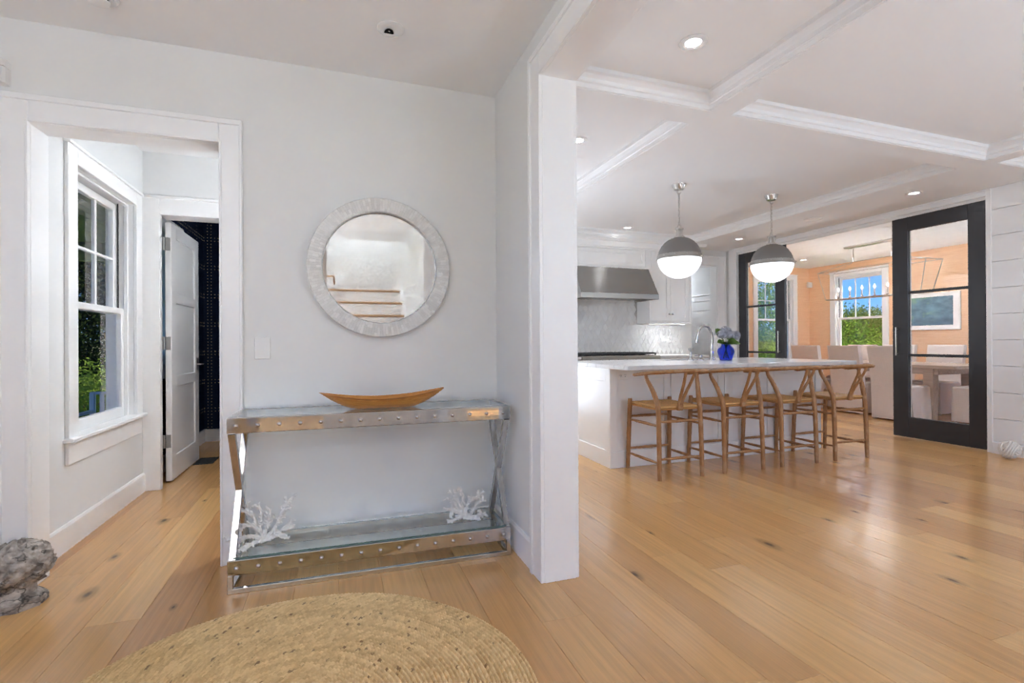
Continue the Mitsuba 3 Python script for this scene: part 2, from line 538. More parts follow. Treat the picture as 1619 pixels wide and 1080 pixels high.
# ---- hall ceiling, with the stairwell open behind
struct('ceiling', cat(bx(HALL_L - 0.1, BX0, -1.15, WA0, HC, HC + 0.12), bx(HALL_L - 0.1, -0.32, BACK, -1.15, HC, HC + 0.12),
                      bx(HX - 0.2, 0.9, WA0, PY, HC, HC + 0.12)), 'ceiling_paint', 'smooth white ceiling of the hall')
# ---- mirror wall with the opening to the little hall
OX0, OX1, OZ = -1.307, -0.557, 2.100
struct('wall_back', wally(HALL_L - 0.1, BX0 + 0.02, WA0, WA1, 0, HC + 0.1, [(OX0 - 0.02, OX1 + 0.02, 0, OZ + 0.02)]), 'wall_paint', 'pale grey wall with the round mirror')
CF = 0.022
ca = struct('trim_1', cat(bx(OX0 - 0.105, OX0, WA0 - CF, WA0, 0, OZ + 0.105, 0.003), bx(OX1, OX1 + 0.100, WA0 - CF, WA0, 0, OZ + 0.105, 0.003), bx(OX0, OX1, WA0 - CF, WA0, OZ, OZ + 0.105, 0.003)),
            'trim_paint', 'white casing around the opening to the little hall')
part(ca, 'backband', cat(bx(OX0 - 0.118, OX0 - 0.095, WA0 - CF - 0.008, WA0, 0, OZ + 0.118, 0.003), bx(OX1 + 0.090, OX1 + 0.103, WA0 - CF - 0.008, WA0, 0, OZ + 0.118, 0.003),
                         bx(OX0 - 0.118, OX1 + 0.103, WA0 - CF - 0.008, WA0, OZ + 0.095, OZ + 0.122, 0.003)), 'trim_paint')
part(ca, 'bead', cat(bx(OX0 - 0.012, OX0, WA0 - CF - 0.005, WA0, 0, OZ + 0.012, 0.003), bx(OX1, OX1 + 0.012, WA0 - CF - 0.005, WA0, 0, OZ + 0.012, 0.003), bx(OX0, OX1, WA0 - CF - 0.005, WA0, OZ, OZ + 0.012, 0.003)), 'trim_paint')
part(ca, 'jamb', cat(bx(OX0 - 0.02, OX0 + 0.0, WA0, WA1 + 0.01, 0, OZ, 0.002), bx(OX1, OX1 + 0.02, WA0, WA1 + 0.01, 0, OZ, 0.002), bx(OX0 - 0.02, OX1 + 0.02, WA0, WA1 + 0.01, OZ, OZ + 0.02, 0.002)), 'trim_paint')


def base_x(name, x0, x1, y, side, label, h=0.14, t=0.016):
    """Baseboard on a wall that runs along x; side -1: it stands on the wall's low-y face."""
    poly = [(0, 0), (side * t, 0), (side * t, h - 0.012), (side * t * 0.45, h), (0, h)]
    m = prism([(y + a, z) for a, z in poly], 'x', x0, x1)
    return struct(name, m, 'trim_paint', label)


def base_y(name, y0, y1, x, side, label, h=0.14, t=0.016):
    poly = [(0, 0), (side * t, 0), (side * t, h - 0.012), (side * t * 0.45, h), (0, h)]
    m = prism([(x + a, z) for a, z in poly], 'y', y0, y1)
    return struct(name, m, 'trim_paint', label)


base_x('baseboard_back', OX1 + 0.103, BX0, WA0, -1, 'white baseboard behind the metal console')
base_y('baseboard_opening', 2.235, WA0, BX0, -1, 'white baseboard beside the console, up to the wide casing')
# ---- wall of the wide cased opening
OY0, OY1, OBZ = 0.24, 2.112, 2.325
struct('wall_opening', cat(bx(BX0, BX1, OY1 + 0.01, WA0 + 0.05, 0, HC + 0.2), bx(BX0, BX1, OY0 - 0.01, OY1 + 0.01, OBZ + 0.01, HC + 0.2), bx(BX0, BX1, BACK, OY0 - 0.01, 0, 5.6)), 'wall_paint', 'pale wall with the wide cased opening to the kitchen')
struct('wall_kitchen_left', bx(BX0, BX1, WA0 + 0.05, KB + 0.1, 0, KC + 0.1), 'wall_paint')


def opening_casing(x0, x1, side):
    t = 0.02 * side
    xf = x0 if side < 0 else x1
    f = lambda y0, y1, z0, z1, e=0.0: bx(xf, xf + t + e * side, y0, y1, z0, z1, 0.003)
    main = cat(f(OY1, OY1 + 0.115, 0, OBZ + 0.115), f(OY0 - 0.115, OY0, 0, OBZ + 0.115), f(OY0, OY1, OBZ, OBZ + 0.115))
    band = cat(f(OY1 + 0.100, OY1 + 0.125, 0, OBZ + 0.125, 0.008), f(OY0 - 0.125, OY0 - 0.1, 0, OBZ + 0.125, 0.008), f(OY0 - 0.1, OY1 + 0.1, OBZ + 0.100, OBZ + 0.125, 0.008))
    return main, band


m1, b1 = opening_casing(BX0, BX1, -1)
t2 = struct('trim_2', m1, 'trim_paint', 'tall white casing of the wide opening to the kitchen')
part(t2, 'backband', b1, 'trim_paint')
m1, b1 = opening_casing(BX0, BX1, 1)
part(t2, 'kitchen_casing', cat(m1, b1), 'trim_paint')
part(t2, 'jamb', cat(bx(BX0 - 0.004, BX1 + 0.004, OY1 - 0.002, OY1 + 0.01, 0, OBZ, 0.002), bx(BX0 - 0.004, BX1 + 0.004, OY0 - 0.01, OY0 + 0.002, 0, OBZ, 0.002), bx(BX0 - 0.004, BX1 + 0.004, OY0, OY1, OBZ - 0.002, OBZ + 0.01, 0.002)), 'trim_paint')


# ---- windows
def window(key, org, u, n, W, z0, z1, meet, cols, rows, label, t=0.16, cas=0.105, stool=True, head=0.11):
    """A double-hung window. org: middle of the opening on the wall's room face at floor level; u: along the wall, n: into the room."""
    M = np.eye(4)
    M[:3, 0], M[:3, 1], M[:3, 2], M[:3, 3] = u, n, (0, 0, 1), org
    flip = np.linalg.det(M[:3, :3]) < 0

    def w(m):
        m = m.copy()
        m.apply_transform(M)
        return m
    h = W / 2
    k = struct(key, w(cat(bx(-h - cas, -h, 0, 0.022, z0, z1 + head, 0.003), bx(h, h + cas, 0, 0.022, z0, z1 + head, 0.003), bx(-h, h, 0, 0.022, z1, z1 + head, 0.003),
                          bx(-h - cas - 0.006, h + cas + 0.006, 0, 0.032, z1 + head - 0.02, z1 + head, 0.003))), 'trim_paint', label)
    part(k, 'jamb', w(cat(bx(-h - 0.01, -h, -t, 0.0, z0, z1), bx(h, h + 0.01, -t, 0.0, z0, z1), bx(-h, h, -t, 0.0, z1, z1 + 0.01), bx(-h - 0.01, h + 0.01, -t - 0.02, 0.0, z0 - 0.03, z0))), 'trim_paint')
    part(k, 'stop', w(cat(bx(-h, -h + 0.014, -0.055, -0.03, z0, z1, 0.003), bx(h - 0.014, h, -0.055, -0.03, z0, z1, 0.003), bx(-h, h, -0.055, -0.03, z1 - 0.014, z1, 0.003))), 'trim_paint')
    part(k, 'sash_track', w(cat(bx(-h, -h + 0.004, -0.096, -0.088, meet, z1), bx(h - 0.004, h, -0.096, -0.088, meet, z1))), 'iron_black')
    if stool:
        part(k, 'stool', w(bx(-h - cas - 0.02, h + cas + 0.02, -0.05, 0.05, z0 - 0.004, z0 + 0.022, 0.006)), 'trim_paint')
        part(k, 'apron', w(bx(-h - cas, h + cas, 0, 0.018, z0 - 0.125, z0 - 0.004, 0.004)), 'trim_paint')
    s = 0.045

    def sash(nm, v0, v1, za, zb, bot, top, nc, nr):
        sk = part(k, nm, w(cat(bx(-h + 0.006, -h + 0.006 + s, v0, v1, za, zb, 0.004), bx(h - 0.006 - s, h - 0.006, v0, v1, za, zb, 0.004), bx(-h + 0.04, h - 0.04, v0, v1, za, za + bot, 0.004), bx(-h + 0.04, h - 0.04, v0, v1, zb - top, zb, 0.004))), 'trim_paint')
        gx0, gx1, gz0, gz1 = -h + 0.006 + s, h - 0.006 - s, za + bot, zb - top
        vm = (v0 + v1) / 2
        for i in range(1, nc):
            x = gx0 + (gx1 - gx0) * i / nc
            part(sk, 'muntin', w(bx(x - 0.010, x + 0.010, vm - 0.013, vm + 0.013, gz0 - 0.004, gz1 + 0.004, 0.005)), 'trim_paint')
        for j in range(1, nr):
            z = gz0 + (gz1 - gz0) * j / nr
            part(sk, 'muntin', w(bx(gx0 - 0.004, gx1 + 0.004, vm - 0.012, vm + 0.012, z - 0.010, z + 0.010, 0.005)), 'trim_paint')
        for i in range(nc):
            for j in range(nr):
                a, b = gx0 + (gx1 - gx0) * i / nc, gx0 + (gx1 - gx0) * (i + 1) / nc
                c, d = gz0 + (gz1 - gz0) * j / nr, gz0 + (gz1 - gz0) * (j + 1) / nr
                part(sk, 'pane', w(quad((a, vm, c), (b, vm, c), (b, vm, d), (a, vm, d))), 'pane_glass')
    sash('upper_sash', -0.135, -0.100, meet - 0.02, z1 - 0.008, 0.04, 0.05, cols, rows)
    sash('lower_sash', -0.090, -0.055, z0 + 0.012, meet + 0.022, 0.075, 0.042, 1, 1)
    return k


W1Y0, W1Y1 = 3.425, 4.285
window('window_1', ((HX), (W1Y0 + W1Y1) / 2, 0), (0, 1, 0), (1, 0, 0), W1Y1 - W1Y0, 0.575, 2.105, 1.335, 3, 2, 'white double-hung window of the little hall, six small panes over one')
# ---- the little hall and the powder room behind it
struct('wall_left', wallx(HX - 0.17, HX, WA1, PY + 0.15, 0, HC + 0.1, [(W1Y0 - 0.01, W1Y1 + 0.01, 0.55, 2.115)]), 'wall_paint', 'left wall of the little hall under and around the window')
base_y('baseboard_left', WA1 + 0.01, PY, HX, 1, 'tall white baseboard under the hall window')
struct('wall_hall_right', bx(0.40, 0.52, WA1, PY, 0, HC + 0.1), 'wall_paint')
DO0, DO1, DZ = -1.275, -0.445, 2.085
struct('wall_door', wally(HX - 0.1, 0.50, PY, PY + 0.15, 0, HC + 0.1, [(DO0 - 0.065, DO1 + 0.01, 0, DZ + 0.01)]), 'wall_paint', 'end wall of the little hall with the white door')
t3 = struct('trim_3', cat(bx(HX, DO0, PY - 0.022, PY, 0, DZ + 0.14, 0.003), bx(DO1, DO1 + 0.11, PY - 0.022, PY, 0, DZ + 0.14, 0.003), bx(DO0, DO1, PY - 0.022, PY, DZ, DZ + 0.14, 0.003)), 'trim_paint', 'white casing around the white door')
part(t3, 'backband', bx(HX, DO1 + 0.11, PY - 0.032, PY, DZ + 0.12, DZ + 0.145, 0.003), 'trim_paint')
part(t3, 'jamb', cat(bx(DO0 - 0.065, DO0, PY, PY + 0.028, 0, DZ), bx(DO0 - 0.065, DO0 - 0.055, PY + 0.028, PY + 0.16, 0, DZ), bx(DO1, DO1 + 0.01, PY, PY + 0.16, 0, DZ), bx(DO0, DO1, PY, PY + 0.16, DZ, DZ + 0.01)), 'trim_paint')
PX, PB = -1.44, 6.49

def papered(m, along):
    m = m.copy()
    idx = np.array(m.faces).ravel()
    v = np.array(m.vertices)[idx]
    h = v[:, 1] - 6.49 if along == 'y' else v[:, 0] + 1.4 + 0.0179
    return trimesh.Trimesh(v, np.arange(len(idx)).reshape(-1, 3), process=False), np.c_[h, v[:, 2]]


W2Y0, W2Y1 = 4.80, 5.50
m, uv = papered(wallx(PX - 0.17, PX, PY + 0.15, PB + 0.1, 0, HC + 0.1, [(W2Y0 - 0.01, W2Y1 + 0.01, 0.90, 2.115)]), 'y')
struct('wall_powder_left', m, 'navy_paper', uv=uv)
m, uv = papered(bx(PX, 0.3, PB, PB + 0.1, 0, HC + 0.1), 'x')
struct('wall_powder_back', m, 'navy_paper', 'dark navy wallpaper with rows of small gold studs', uv=uv)
m, uv = papered(bx(0.2, 0.3, PY + 0.15, PB, 0, HC + 0.1), 'y')
struct('wall_powder_right', m, 'navy_paper', uv=uv)
struct('ceiling_powder', bx(PX - 0.1, 0.3, PY + 0.10, PB + 0.1, HC, HC + 0.1), 'ceiling_paint')
base_y('baseboard_powder_left', PY + 0.16, PB, PX, 1, 'white baseboard along the navy wall')
base_x('baseboard_powder_back', PX, 0.2, PB, -1, 'white baseboard along the navy wall')
window('window_2', (PX, (W2Y0 + W2Y1) / 2, 0), (0, 1, 0), (1, 0, 0), W2Y1 - W2Y0, 0.93, 2.10, 1.5, 2, 2, 'white window behind the open door', stool=True)
part('window_2', 'blind', bx(PX - 0.028, PX - 0.024, W2Y0 + 0.004, W2Y1 - 0.004, 0.935, 2.095), 'blind_cloth', label='white roller blind')
# the white door, open into the powder room
d1 = struct('door_1', None, None, 'white three-panel door standing open')
dx1, dx0, dy0, dy1, dzz = -1.256, -1.300, 4.655, 5.475, 2.125 - 0.05
fr = 0.012


def panel_door(x0, x1, y0, y1, z0, z1, holes):
    """Stiles and rails proud of a thinner panel sheet; holes: (ya, yb, za, zb)."""
    core = bx(x0 + fr, x1 - fr, y0 + 0.02, y1 - 0.02, z0 + 0.02, z1 - 0.02)
    ya, yb = holes[0][0], holes[0][1]
    ms = [core, bx(x0, x1, y0, ya, z0, z1, 0.003), bx(x0, x1, yb, y1, z0, z1, 0.003)]
    zs = [z0] + [c for hh in sorted(holes, key=lambda q: q[2]) for c in hh[2:]] + [z1]
    for a, b in zip(zs[0::2], zs[1::2]):
        ms.append(bx(x0, x1, ya - 0.001, yb + 0.001, a, b, 0.003))
    return cat(ms)


part(d1, 'leaf', panel_door(dx0, dx1, dy0, dy1, 0.012, dzz, [(dy0 + 0.125, dy1 - 0.125, 0.20, 0.755), (dy0 + 0.125, dy1 - 0.125, 0.845, 1.435), (dy0 + 0.125, dy1 - 0.125, 1.515, dzz - 0.11)]), 'trim_paint')
for zz in (0.33, 1.11, 1.90):
    part(d1, 'hinge', cat(bx(dx0 + 0.004, dx1 - 0.006, dy0 - 0.003, dy0 + 0.001, zz - 0.052, zz + 0.052, 0.001), tube([(dx0 - 0.006, dy0 - 0.006, zz - 0.052), (dx0 - 0.006, dy0 - 0.006, zz + 0.052)], 0.007, 8),
                          bx(dx0 - 0.03, dx0 - 0.008, dy0 - 0.004, dy0 - 0.001, zz - 0.052, zz + 0.052)), 'hinge_metal')
part(d1, 'handle', cat(tube([(dx1, dy1 - 0.065, 0.915), (dx1 + 0.05, dy1 - 0.065, 0.915)], 0.009, 10), tube([(dx1 + 0.047, dy1 - 0.06, 0.915), (dx1 + 0.05, dy1 - 0.17, 0.917)], [0.009, 0.006], 10), bx(dx1, dx1 + 0.006, dy1 - 0.095, dy1 - 0.035, 0.86, 0.97, 0.002)), 'nickel', smooth=40)
rg = thing('floor_register', 'black floor vent grille beside the open white door', 'floor vent')
part(rg, 'frame', cat(bx(-1.26, -1.10, 5.26, 5.28, 0.0, 0.005), bx(-1.26, -1.10, 5.52, 5.54, 0.0, 0.005), bx(-1.26, -1.245, 5.28, 5.52, 0, 0.005), bx(-1.115, -1.10, 5.28, 5.52, 0, 0.005), bx(-1.245, -1.115, 5.28, 5.52, 0.0, 0.0015)), 'iron_black')
for i in range(9):
    part(rg, 'louvre', bx(-1.245, -1.115, 5.29 + i * 0.026, 5.297 + i * 0.026, 0.0015, 0.005), 'iron_black')

# ---- kitchen walls
struct('wall_kitchen_back', wally(BX1, DX0 + 0.02, KB, KB + 0.14, 0, KC + 0.1, [(5.325, 5.83, 0, 2.335)]), 'wall_paint', 'back wall of the kitchen behind range and cabinets')
t4 = struct('trim_4', cat(bx(5.83, 5.98, KB - 0.02, KB, 0, 2.47, 0.003), bx(5.305, 5.83, KB - 0.02, KB, 2.335, 2.47, 0.003)), 'trim_paint', 'white casing around the doorway in the kitchen corner')
part(t4, 'backband', cat(bx(5.965, 5.995, KB - 0.03, KB, 0, 2.48, 0.003), bx(5.305, 5.995, KB - 0.03, KB, 2.455, 2.485, 0.003)), 'trim_paint')
part(t4, 'jamb', cat(bx(5.82, 5.83, KB, KB + 0.15, 0, 2.335), bx(5.32, 5.83, KB, KB + 0.15, 2.325, 2.335)), 'trim_paint')
# the passage seen through that doorway
struct('wall_passage', cat(bx(4.4, DX0, 8.2, 8.3, 0, KC), bx(4.3, 4.4, KB + 0.14, 8.3, 0, KC)), 'wall_paint')
struct('ceiling_passage', bx(4.3, DX0 + 0.1, KB + 0.05, 8.3, 2.6, 2.72), 'ceiling_paint')
pw = struct('wall_passage_right', bx(DX0, DX1, KB, 8.3, 0, KC), 'wall_paint', 'wall of the passage, boarded below a rail')
for i in range(7):
    part(pw, 'board', bx(DX0 - 0.015, DX0, KB + 0.145, 8.19, 0.118 + i * 0.2535, 0.118 + (i + 1) * 0.2535 - 0.004, 0.0015), 'trim_paint')
part(pw, 'rail', cat(bx(DX0 - 0.03, DX0, KB + 0.145, 8.19, 1.80, 1.895, 0.004), bx(DX0 - 0.055, DX0, KB + 0.145, 8.19, 1.895, 1.92, 0.004)), 'trim_paint')
# wall with the sliding doors
DY0, DY1, DTOP = 3.112, 6.372, 2.515
wr = struct('wall_right', wallx(DX0, DX1, BACK, KB, 0, KC + 0.1, [(DY0, DY1, 0, DTOP)]), 'wall_paint', 'white shiplap wall to the right of the black sliding door')
zs = [0.118, 0.340, 0.592, 0.848, 1.102, 1.354, 1.604, 1.859, 2.112, 2.366, KS]
for a, b in zip(zs[:-1], zs[1:]):
    part(wr, 'board', bx(DX0 - 0.016, DX0, BACK, DY0 - 0.04, a + 0.002, b - 0.002, 0.0015), 'trim_paint')
base_y('baseboard_right', BACK, DY0 - 0.045, DX0 - 0.0, -1, 'white baseboard under the shiplap', h=0.118, t=0.024)
t5 = struct('trim_5', cat(bx(DX0 - 0.022, DX0, DY0 - 0.045, DY0, 0, DTOP + 0.07, 0.003), bx(DX0 - 0.022, DX0, DY1, DY1 + 0.16, 0, DTOP + 0.07, 0.003), bx(DX0 - 0.022, DX0, DY0, DY1, DTOP, DTOP + 0.05, 0.003)), 'trim_paint', 'slim white casing around the sliding door opening')
part(t5, 'cornice', bx(DX0 - 0.032, DX0, DY0 - 0.045, DY1 + 0.16, DTOP + 0.05, KS, 0.004), 'trim_paint')
part(t5, 'door_track', cat(bx(DX0 + 0.012, DX0 + 0.02, DY0, DY1, DTOP - 0.03, DTOP), bx(DX0 + 0.075, DX0 + 0.083, DY0, DY1, DTOP - 0.03, DTOP)), 'plastic_white')
part(t5, 'jamb', cat(bx(DX0, DX1, DY0 - 0.01, DY0, 0, DTOP), bx(DX0, DX1, DY1, DY1 + 0.01, 0, DTOP), bx(DX0, DX1, DY0, DY1, DTOP, DTOP + 0.01)), 'trim_paint')


def sliding_door(key, ya, yb, label, handle_y):
    """Black framed glass door, three panes stacked."""
    x0, x1 = DX0 + 0.025, DX0 + 0.070
    k = struct(key, None, None, label)
    z0, z1 = 0.012, DTOP - 0.012
    ga, gb, g0, g1 = ya + 0.150, yb - 0.165, 0.238, 2.335
    if handle_y < (ya + yb) / 2:
        ga, gb = ya + 0.165, yb - 0.150
    part(k, 'frame', cat(bx(x0, x1, ya, ga, z0, z1, 0.004), bx(x0, x1, gb, yb, z0, z1, 0.004), bx(x0, x1, ga - 0.002, gb + 0.002, z0, g0, 0.004), bx(x0, x1, ga - 0.002, gb + 0.002, g1, z1, 0.004)), 'door_black')
    mid = [0.935, 1.640]
    for z in mid:
        part(k, 'muntin', bx(x0 + 0.008, x1 - 0.008, ga - 0.002, gb + 0.002, z - 0.014, z + 0.014, 0.004), 'door_black')
    xm = (x0 + x1) / 2
    lv = [g0] + mid + [g1]
    for a, b in zip(lv[:-1], lv[1:]):
        part(k, 'pane', quad((xm, ga, a), (xm, gb, a), (xm, gb, b), (xm, ga, b)), 'pane_glass')
    part(k, 'glazing_bead', cat(bx(x1 - 0.006, x1 + 0.002, ga, ga + 0.009, g0, g1), bx(x1 - 0.006, x1 + 0.002, gb - 0.009, gb, g0, g1)), 'plastic_white')
    hy = handle_y
    part(k, 'handle', cat(tube([(x0 - 0.035, hy, 0.93), (x0 - 0.035, hy, 1.25)], 0.008, 10), tube([(x0 - 0.035, hy, 0.95), (x0, hy, 0.95)], 0.006, 8), tube([(x0 - 0.035, hy, 1.23), (x0, hy, 1.23)], 0.006, 8)), 'nickel', smooth=40)
    return k


sliding_door('door_2', 3.135, 4.020, 'wide black sliding door with three glass panes, beside the shiplap', 3.962)
sliding_door('door_3', 5.500, 6.368, 'black sliding door with three glass panes, behind the flowers', 5.585)

# ---- kitchen ceiling: flat boards between dropped beams, each edged with a moulding
ce = struct('ceiling_coffered', bx(BX1 - 0.02, DX0 + 0.05, BACK, KB + 0.05, KC, KC + 0.1), 'ceiling_paint', 'white coffered ceiling of the kitchen')
BXA, BXB, BYA, BYB = (2.262, 2.425), (5.05, 5.205), (2.615, 2.805), (-0.95, -0.78)
for (a, b), (c, d) in (((BXA), (BACK, 6.24)),):
    part(ce, 'beam', bx(a, b, BACK, 6.24, KS, KC), 'ceiling_paint')
part(ce, 'beam', bx(BXB[0], BXB[1], BACK, BYA[0], KS, KC), 'ceiling_paint')
part(ce, 'beam', bx(BX1, DX0, BYA[0], BYA[1], KS, KC), 'ceiling_paint')
part(ce, 'beam', bx(BX1, DX0, BYB[0], BYB[1], KS, KC), 'ceiling_paint')
part(ce, 'soffit', bx(BXB[0], DX0, BYA[1], 6.24, KS, KC), 'ceiling_paint')
part(ce, 'soffit', bx(BX1, DX0, 6.24, KB, KS, KC), 'ceiling_paint')
part(ce, 'soffit', bx(BX1, BX1 + 0.06, BACK, 6.24, KS, KC), 'ceiling_paint')
part(ce, 'soffit', bx(DX0 - 0.06, DX0, BACK, BYA[0], KS, KC), 'ceiling_paint')
PROF = [(0, 0.004), (0.010, 0.004), (0.013, 0.030), (0.020, 0.036), (0.020, 0.044), (0.024, 0.058), (0.040, 0.078), (0.052, 0.086), (0.052, 0.11), (0, 0.11)]


def coffer(x0, x1, y0, y1):
    part(ce, 'moulding', prism([(x0 + a, KS + z) for a, z in PROF], 'y', y0, y1), 'trim_paint')
    part(ce, 'moulding', prism([(x1 - a, KS + z) for a, z in PROF][::-1], 'y', y0, y1), 'trim_paint')
    part(ce, 'moulding', prism([(y0 + a, KS + z) for a, z in PROF], 'x', x0, x1), 'trim_paint')
    part(ce, 'moulding', prism([(y1 - a, KS + z) for a, z in PROF][::-1], 'x', x0, x1), 'trim_paint')


coffer(BX1 + 0.06, BXA[0], BYA[1], 6.24)
coffer(BXA[1], BXB[0], BYA[1], 6.24)
coffer(BX1 + 0.06, BXA[0], BYB[1], BYA[0])
coffer(BXA[1], BXB[0], BYB[1], BYA[0])
coffer(BXB[1], DX0 - 0.06, BYB[1], BYA[0])

# ---- living side behind the camera: back wall with added windows, so that daylight reaches the floor
struct('wall_rear', wally(HALL_L, DX0, BACK - 0.17, BACK, 0, 5.6, [(1.59, 3.11, 0.49, 2.41), (3.79, 5.31, 0.49, 2.41)]), 'wall_paint')
window('window_3', (2.35, BACK, 0), (1, 0, 0), (0, 1, 0), 1.5, 0.5, 2.4, 1.5, 3, 2, 'added large window behind the camera')  # put into the unseen wall for its daylight
window('window_4', (4.55, BACK, 0), (1, 0, 0), (0, 1, 0), 1.5, 0.5, 2.4, 1.5, 3, 2, 'added large window behind the camera')  # second opening added for daylight
# ---- entry side
EY0, EY1, EZ = -2.5, 2.15, 2.42
struct('wall_entry', wallx(HALL_L - 0.12, HALL_L, BACK, WA0, 0, 5.6, [(EY0, EY1, 0, EZ)]), 'wall_paint')
d4 = struct('door_4', None, None, 'glazed entry doors with side lights, out of view to the left')
ey = [EY0, EY0 + 0.55, EY0 + 1.42, EY0 + 2.32, EY0 + 3.22, EY0 + 4.09, EY1]
for y in ey:
    part(d4, 'stile', bx(HALL_L - 0.09, HALL_L - 0.03, y - 0.05, y + 0.05, 0, EZ, 0.003), 'trim_paint')
for a, b in zip(ey[:-1], ey[1:]):
    part(d4, 'rail', cat(bx(HALL_L - 0.088, HALL_L - 0.032, a + 0.04, b - 0.04, 0, 0.16, 0.003), bx(HALL_L - 0.088, HALL_L - 0.032, a + 0.04, b - 0.04, EZ - 0.10, EZ, 0.003)), 'trim_paint')
    part(d4, 'pane', quad((HALL_L - 0.06, a + 0.05, 0.16), (HALL_L - 0.06, b - 0.05, 0.16), (HALL_L - 0.06, b - 0.05, EZ - 0.1), (HALL_L - 0.06, a + 0.05, EZ - 0.1)), 'pane_glass')
struct('bounce_patio', bx(-16, HALL_L - 0.12, -12, 1.55, -0.30, -0.10), 'paving', 'added pale paving in front of the entry')  # unseen slab added to bounce sunlight in through the entry

# ---- staircase behind the camera, seen in the mirror
SX0, SX1 = -0.17, BX0 - 0.002
st = thing('staircase', 'white staircase with oak treads climbing in the round mirror', 'stairs')
part(st, 'landing', cat(bx(SX0 - 0.12, SX1, -1.35, -0.55, 0, 1.265), bx(SX0 - 0.12, SX1, BACK + 0.004, -1.35, 0, 1.2)), 'trim_paint')
part(st, 'tread', bx(SX0 - 0.12, SX1 - 0.03, -1.35, -0.53, 1.265, 1.295, 0.008), 'tread_oak')
for i in range(3):
    y, z = -1.35 - 0.26 * i, 1.295 + 0.194 * (i + 1)
    yb = y - 0.30 if i < 2 else BACK + 0.02
    part(st, 'riser', bx(SX0, SX1 - 0.03, yb, y, 1.2, z - 0.028), 'trim_paint')
    part(st, 'tread', bx(SX0, SX1 - 0.03, yb, y + 0.025, z - 0.028, z, 0.008), 'tread_oak')
z3 = 1.295 + 0.194 * 3
part(st, 'riser', bx(SX0 - 0.8, SX0 + 0.10, -2.9, -1.92, z3, z3 + 0.17), 'trim_paint')
part(st, 'tread', bx(SX0 - 0.8, SX0 + 0.125, -2.92, -1.90, z3 + 0.17, z3 + 0.198, 0.008), 'tread_oak')
part(st, 'skirt_board', prism([(-0.60, 1.30), (-1.25, 1.30), (-1.25, 1.45), (-1.42, 1.62), (-1.95, 2.02), (BACK + 0.004, 2.02), (BACK + 0.004, 1.2), (-0.60, 1.2)], 'x', SX1 - 0.03, SX1), 'trim_paint')
part(st, 'newel_post', bx(SX0 - 0.06, SX0 + 0.02, -1.66, -1.58, 1.3, 2.38, 0.006), 'post_taupe')
part(st, 'back_skirt', bx(SX0, SX1 - 0.03, BACK + 0.003, BACK + 0.019, z3, z3 + 0.13), 'trim_paint')
struct('wall_stairwell', cat(bx(-0.40, -0.32, BACK, -1.15, HC, 5.6), bx(-0.40, BX0, -1.15, -1.05, HC + 0.12, 5.6)), 'ceiling_paint')
struct('trim_6', cat(bx(BX0 - 0.02, BX0, -1.15, -1.05, HC - 0.11, HC, 0.003), bx(-0.32, BX0, -1.17, -1.15, HC - 0.11, HC + 0.12, 0.003)), 'trim_paint')
struct('ceiling_stairwell', bx(-0.4, 1.0, BACK - 0.1, -1.0, 5.6, 5.75), 'ceiling_paint')
struct('ceiling_hall_rear', bx(HALL_L - 0.1, -0.4, BACK - 0.1, -1.0, HC + 0.12, HC + 0.25), 'ceiling_paint')

# ---- dining room
W5 = (6.94, 0.92)      # far window: middle along y, opening width
W6 = (8.555, 0.95)     # left window: middle along x
struct('wall_dining_far', wallx(FX, FX + 0.17, 2.9, FY + 0.17, 0, DC + 0.1, [(W5[0] - W5[1] / 2 - 0.01, W5[0] + W5[1] / 2 + 0.01, 0.54, 2.395), (3.29, 4.23, 0.54, 2.395)]), 'grasscloth', 'far dining room wall in warm orange grasscloth')
struct('wall_dining_left', wally(DX0, FX, FY, FY + 0.17, 0, DC + 0.1, [(W6[0] - W6[1] / 2 - 0.01, W6[0] + W6[1] / 2 + 0.01, 0.54, 2.395)]), 'grasscloth', 'left dining room wall in warm orange grasscloth')
struct('wall_dining_right', wally(DX1, FX, 2.73, 2.9, 0, DC + 0.1, [(6.49, 7.71, 0.04, 2.395), (7.89, 9.11, 0.04, 2.395)]), 'grasscloth')
struct('wall_dining_near', wallx(DX1, DX1 + 0.02, 2.9, FY, 0, DC, [(DY0 - 0.02, DY1 + 0.02, 0, DTOP + 0.02)]), 'grasscloth')
dc = struct('ceiling_dining', bx(DX0, FX + 0.1, 2.8, FY + 0.1, DC, DC + 0.1), 'ceiling_paint', 'white dining room ceiling with thin board seams')
for i in range(12):
    part(dc, 'board', bx(DX1 + 0.02 + i * 0.275, DX1 + 0.02 + (i + 1) * 0.275 - 0.004, 2.9, FY, DC - 0.012, DC, 0.0015), 'ceiling_paint')
window('window_5', (FX, W5[0], 0), (0, 1, 0), (-1, 0, 0), W5[1], 0.56, 2.385, 1.545, 3, 2, 'white dining window on the far wall, six small panes over one', cas=0.115)
window('window_6', (W6[0], FY, 0), (1, 0, 0), (0, -1, 0), W6[1], 0.56, 2.385, 1.545, 3, 2, 'white dining window seen through the left sliding door', cas=0.115)
window('window_7', (FX, 3.76, 0), (0, 1, 0), (-1, 0, 0), 0.92, 0.56, 2.385, 1.545, 3, 2, 'added dining room window out of view to the right', cas=0.115)  # added opening to brighten the dining room
window('window_8', (7.10, 2.9, 0), (1, 0, 0), (0, 1, 0), 1.2, 0.06, 2.385, 1.3, 3, 2, 'added tall dining room window out of view to the right', stool=False)  # added glazing, more daylight for the dining room
window('window_9', (8.50, 2.9, 0), (1, 0, 0), (0, 1, 0), 1.2, 0.06, 2.385, 1.3, 3, 2, 'added tall dining room window out of view to the right', stool=False)  # added glazing beside it, same purpose
base_y('baseboard_dining', 2.9, FY, FX, -1, 'white baseboard in the dining room')
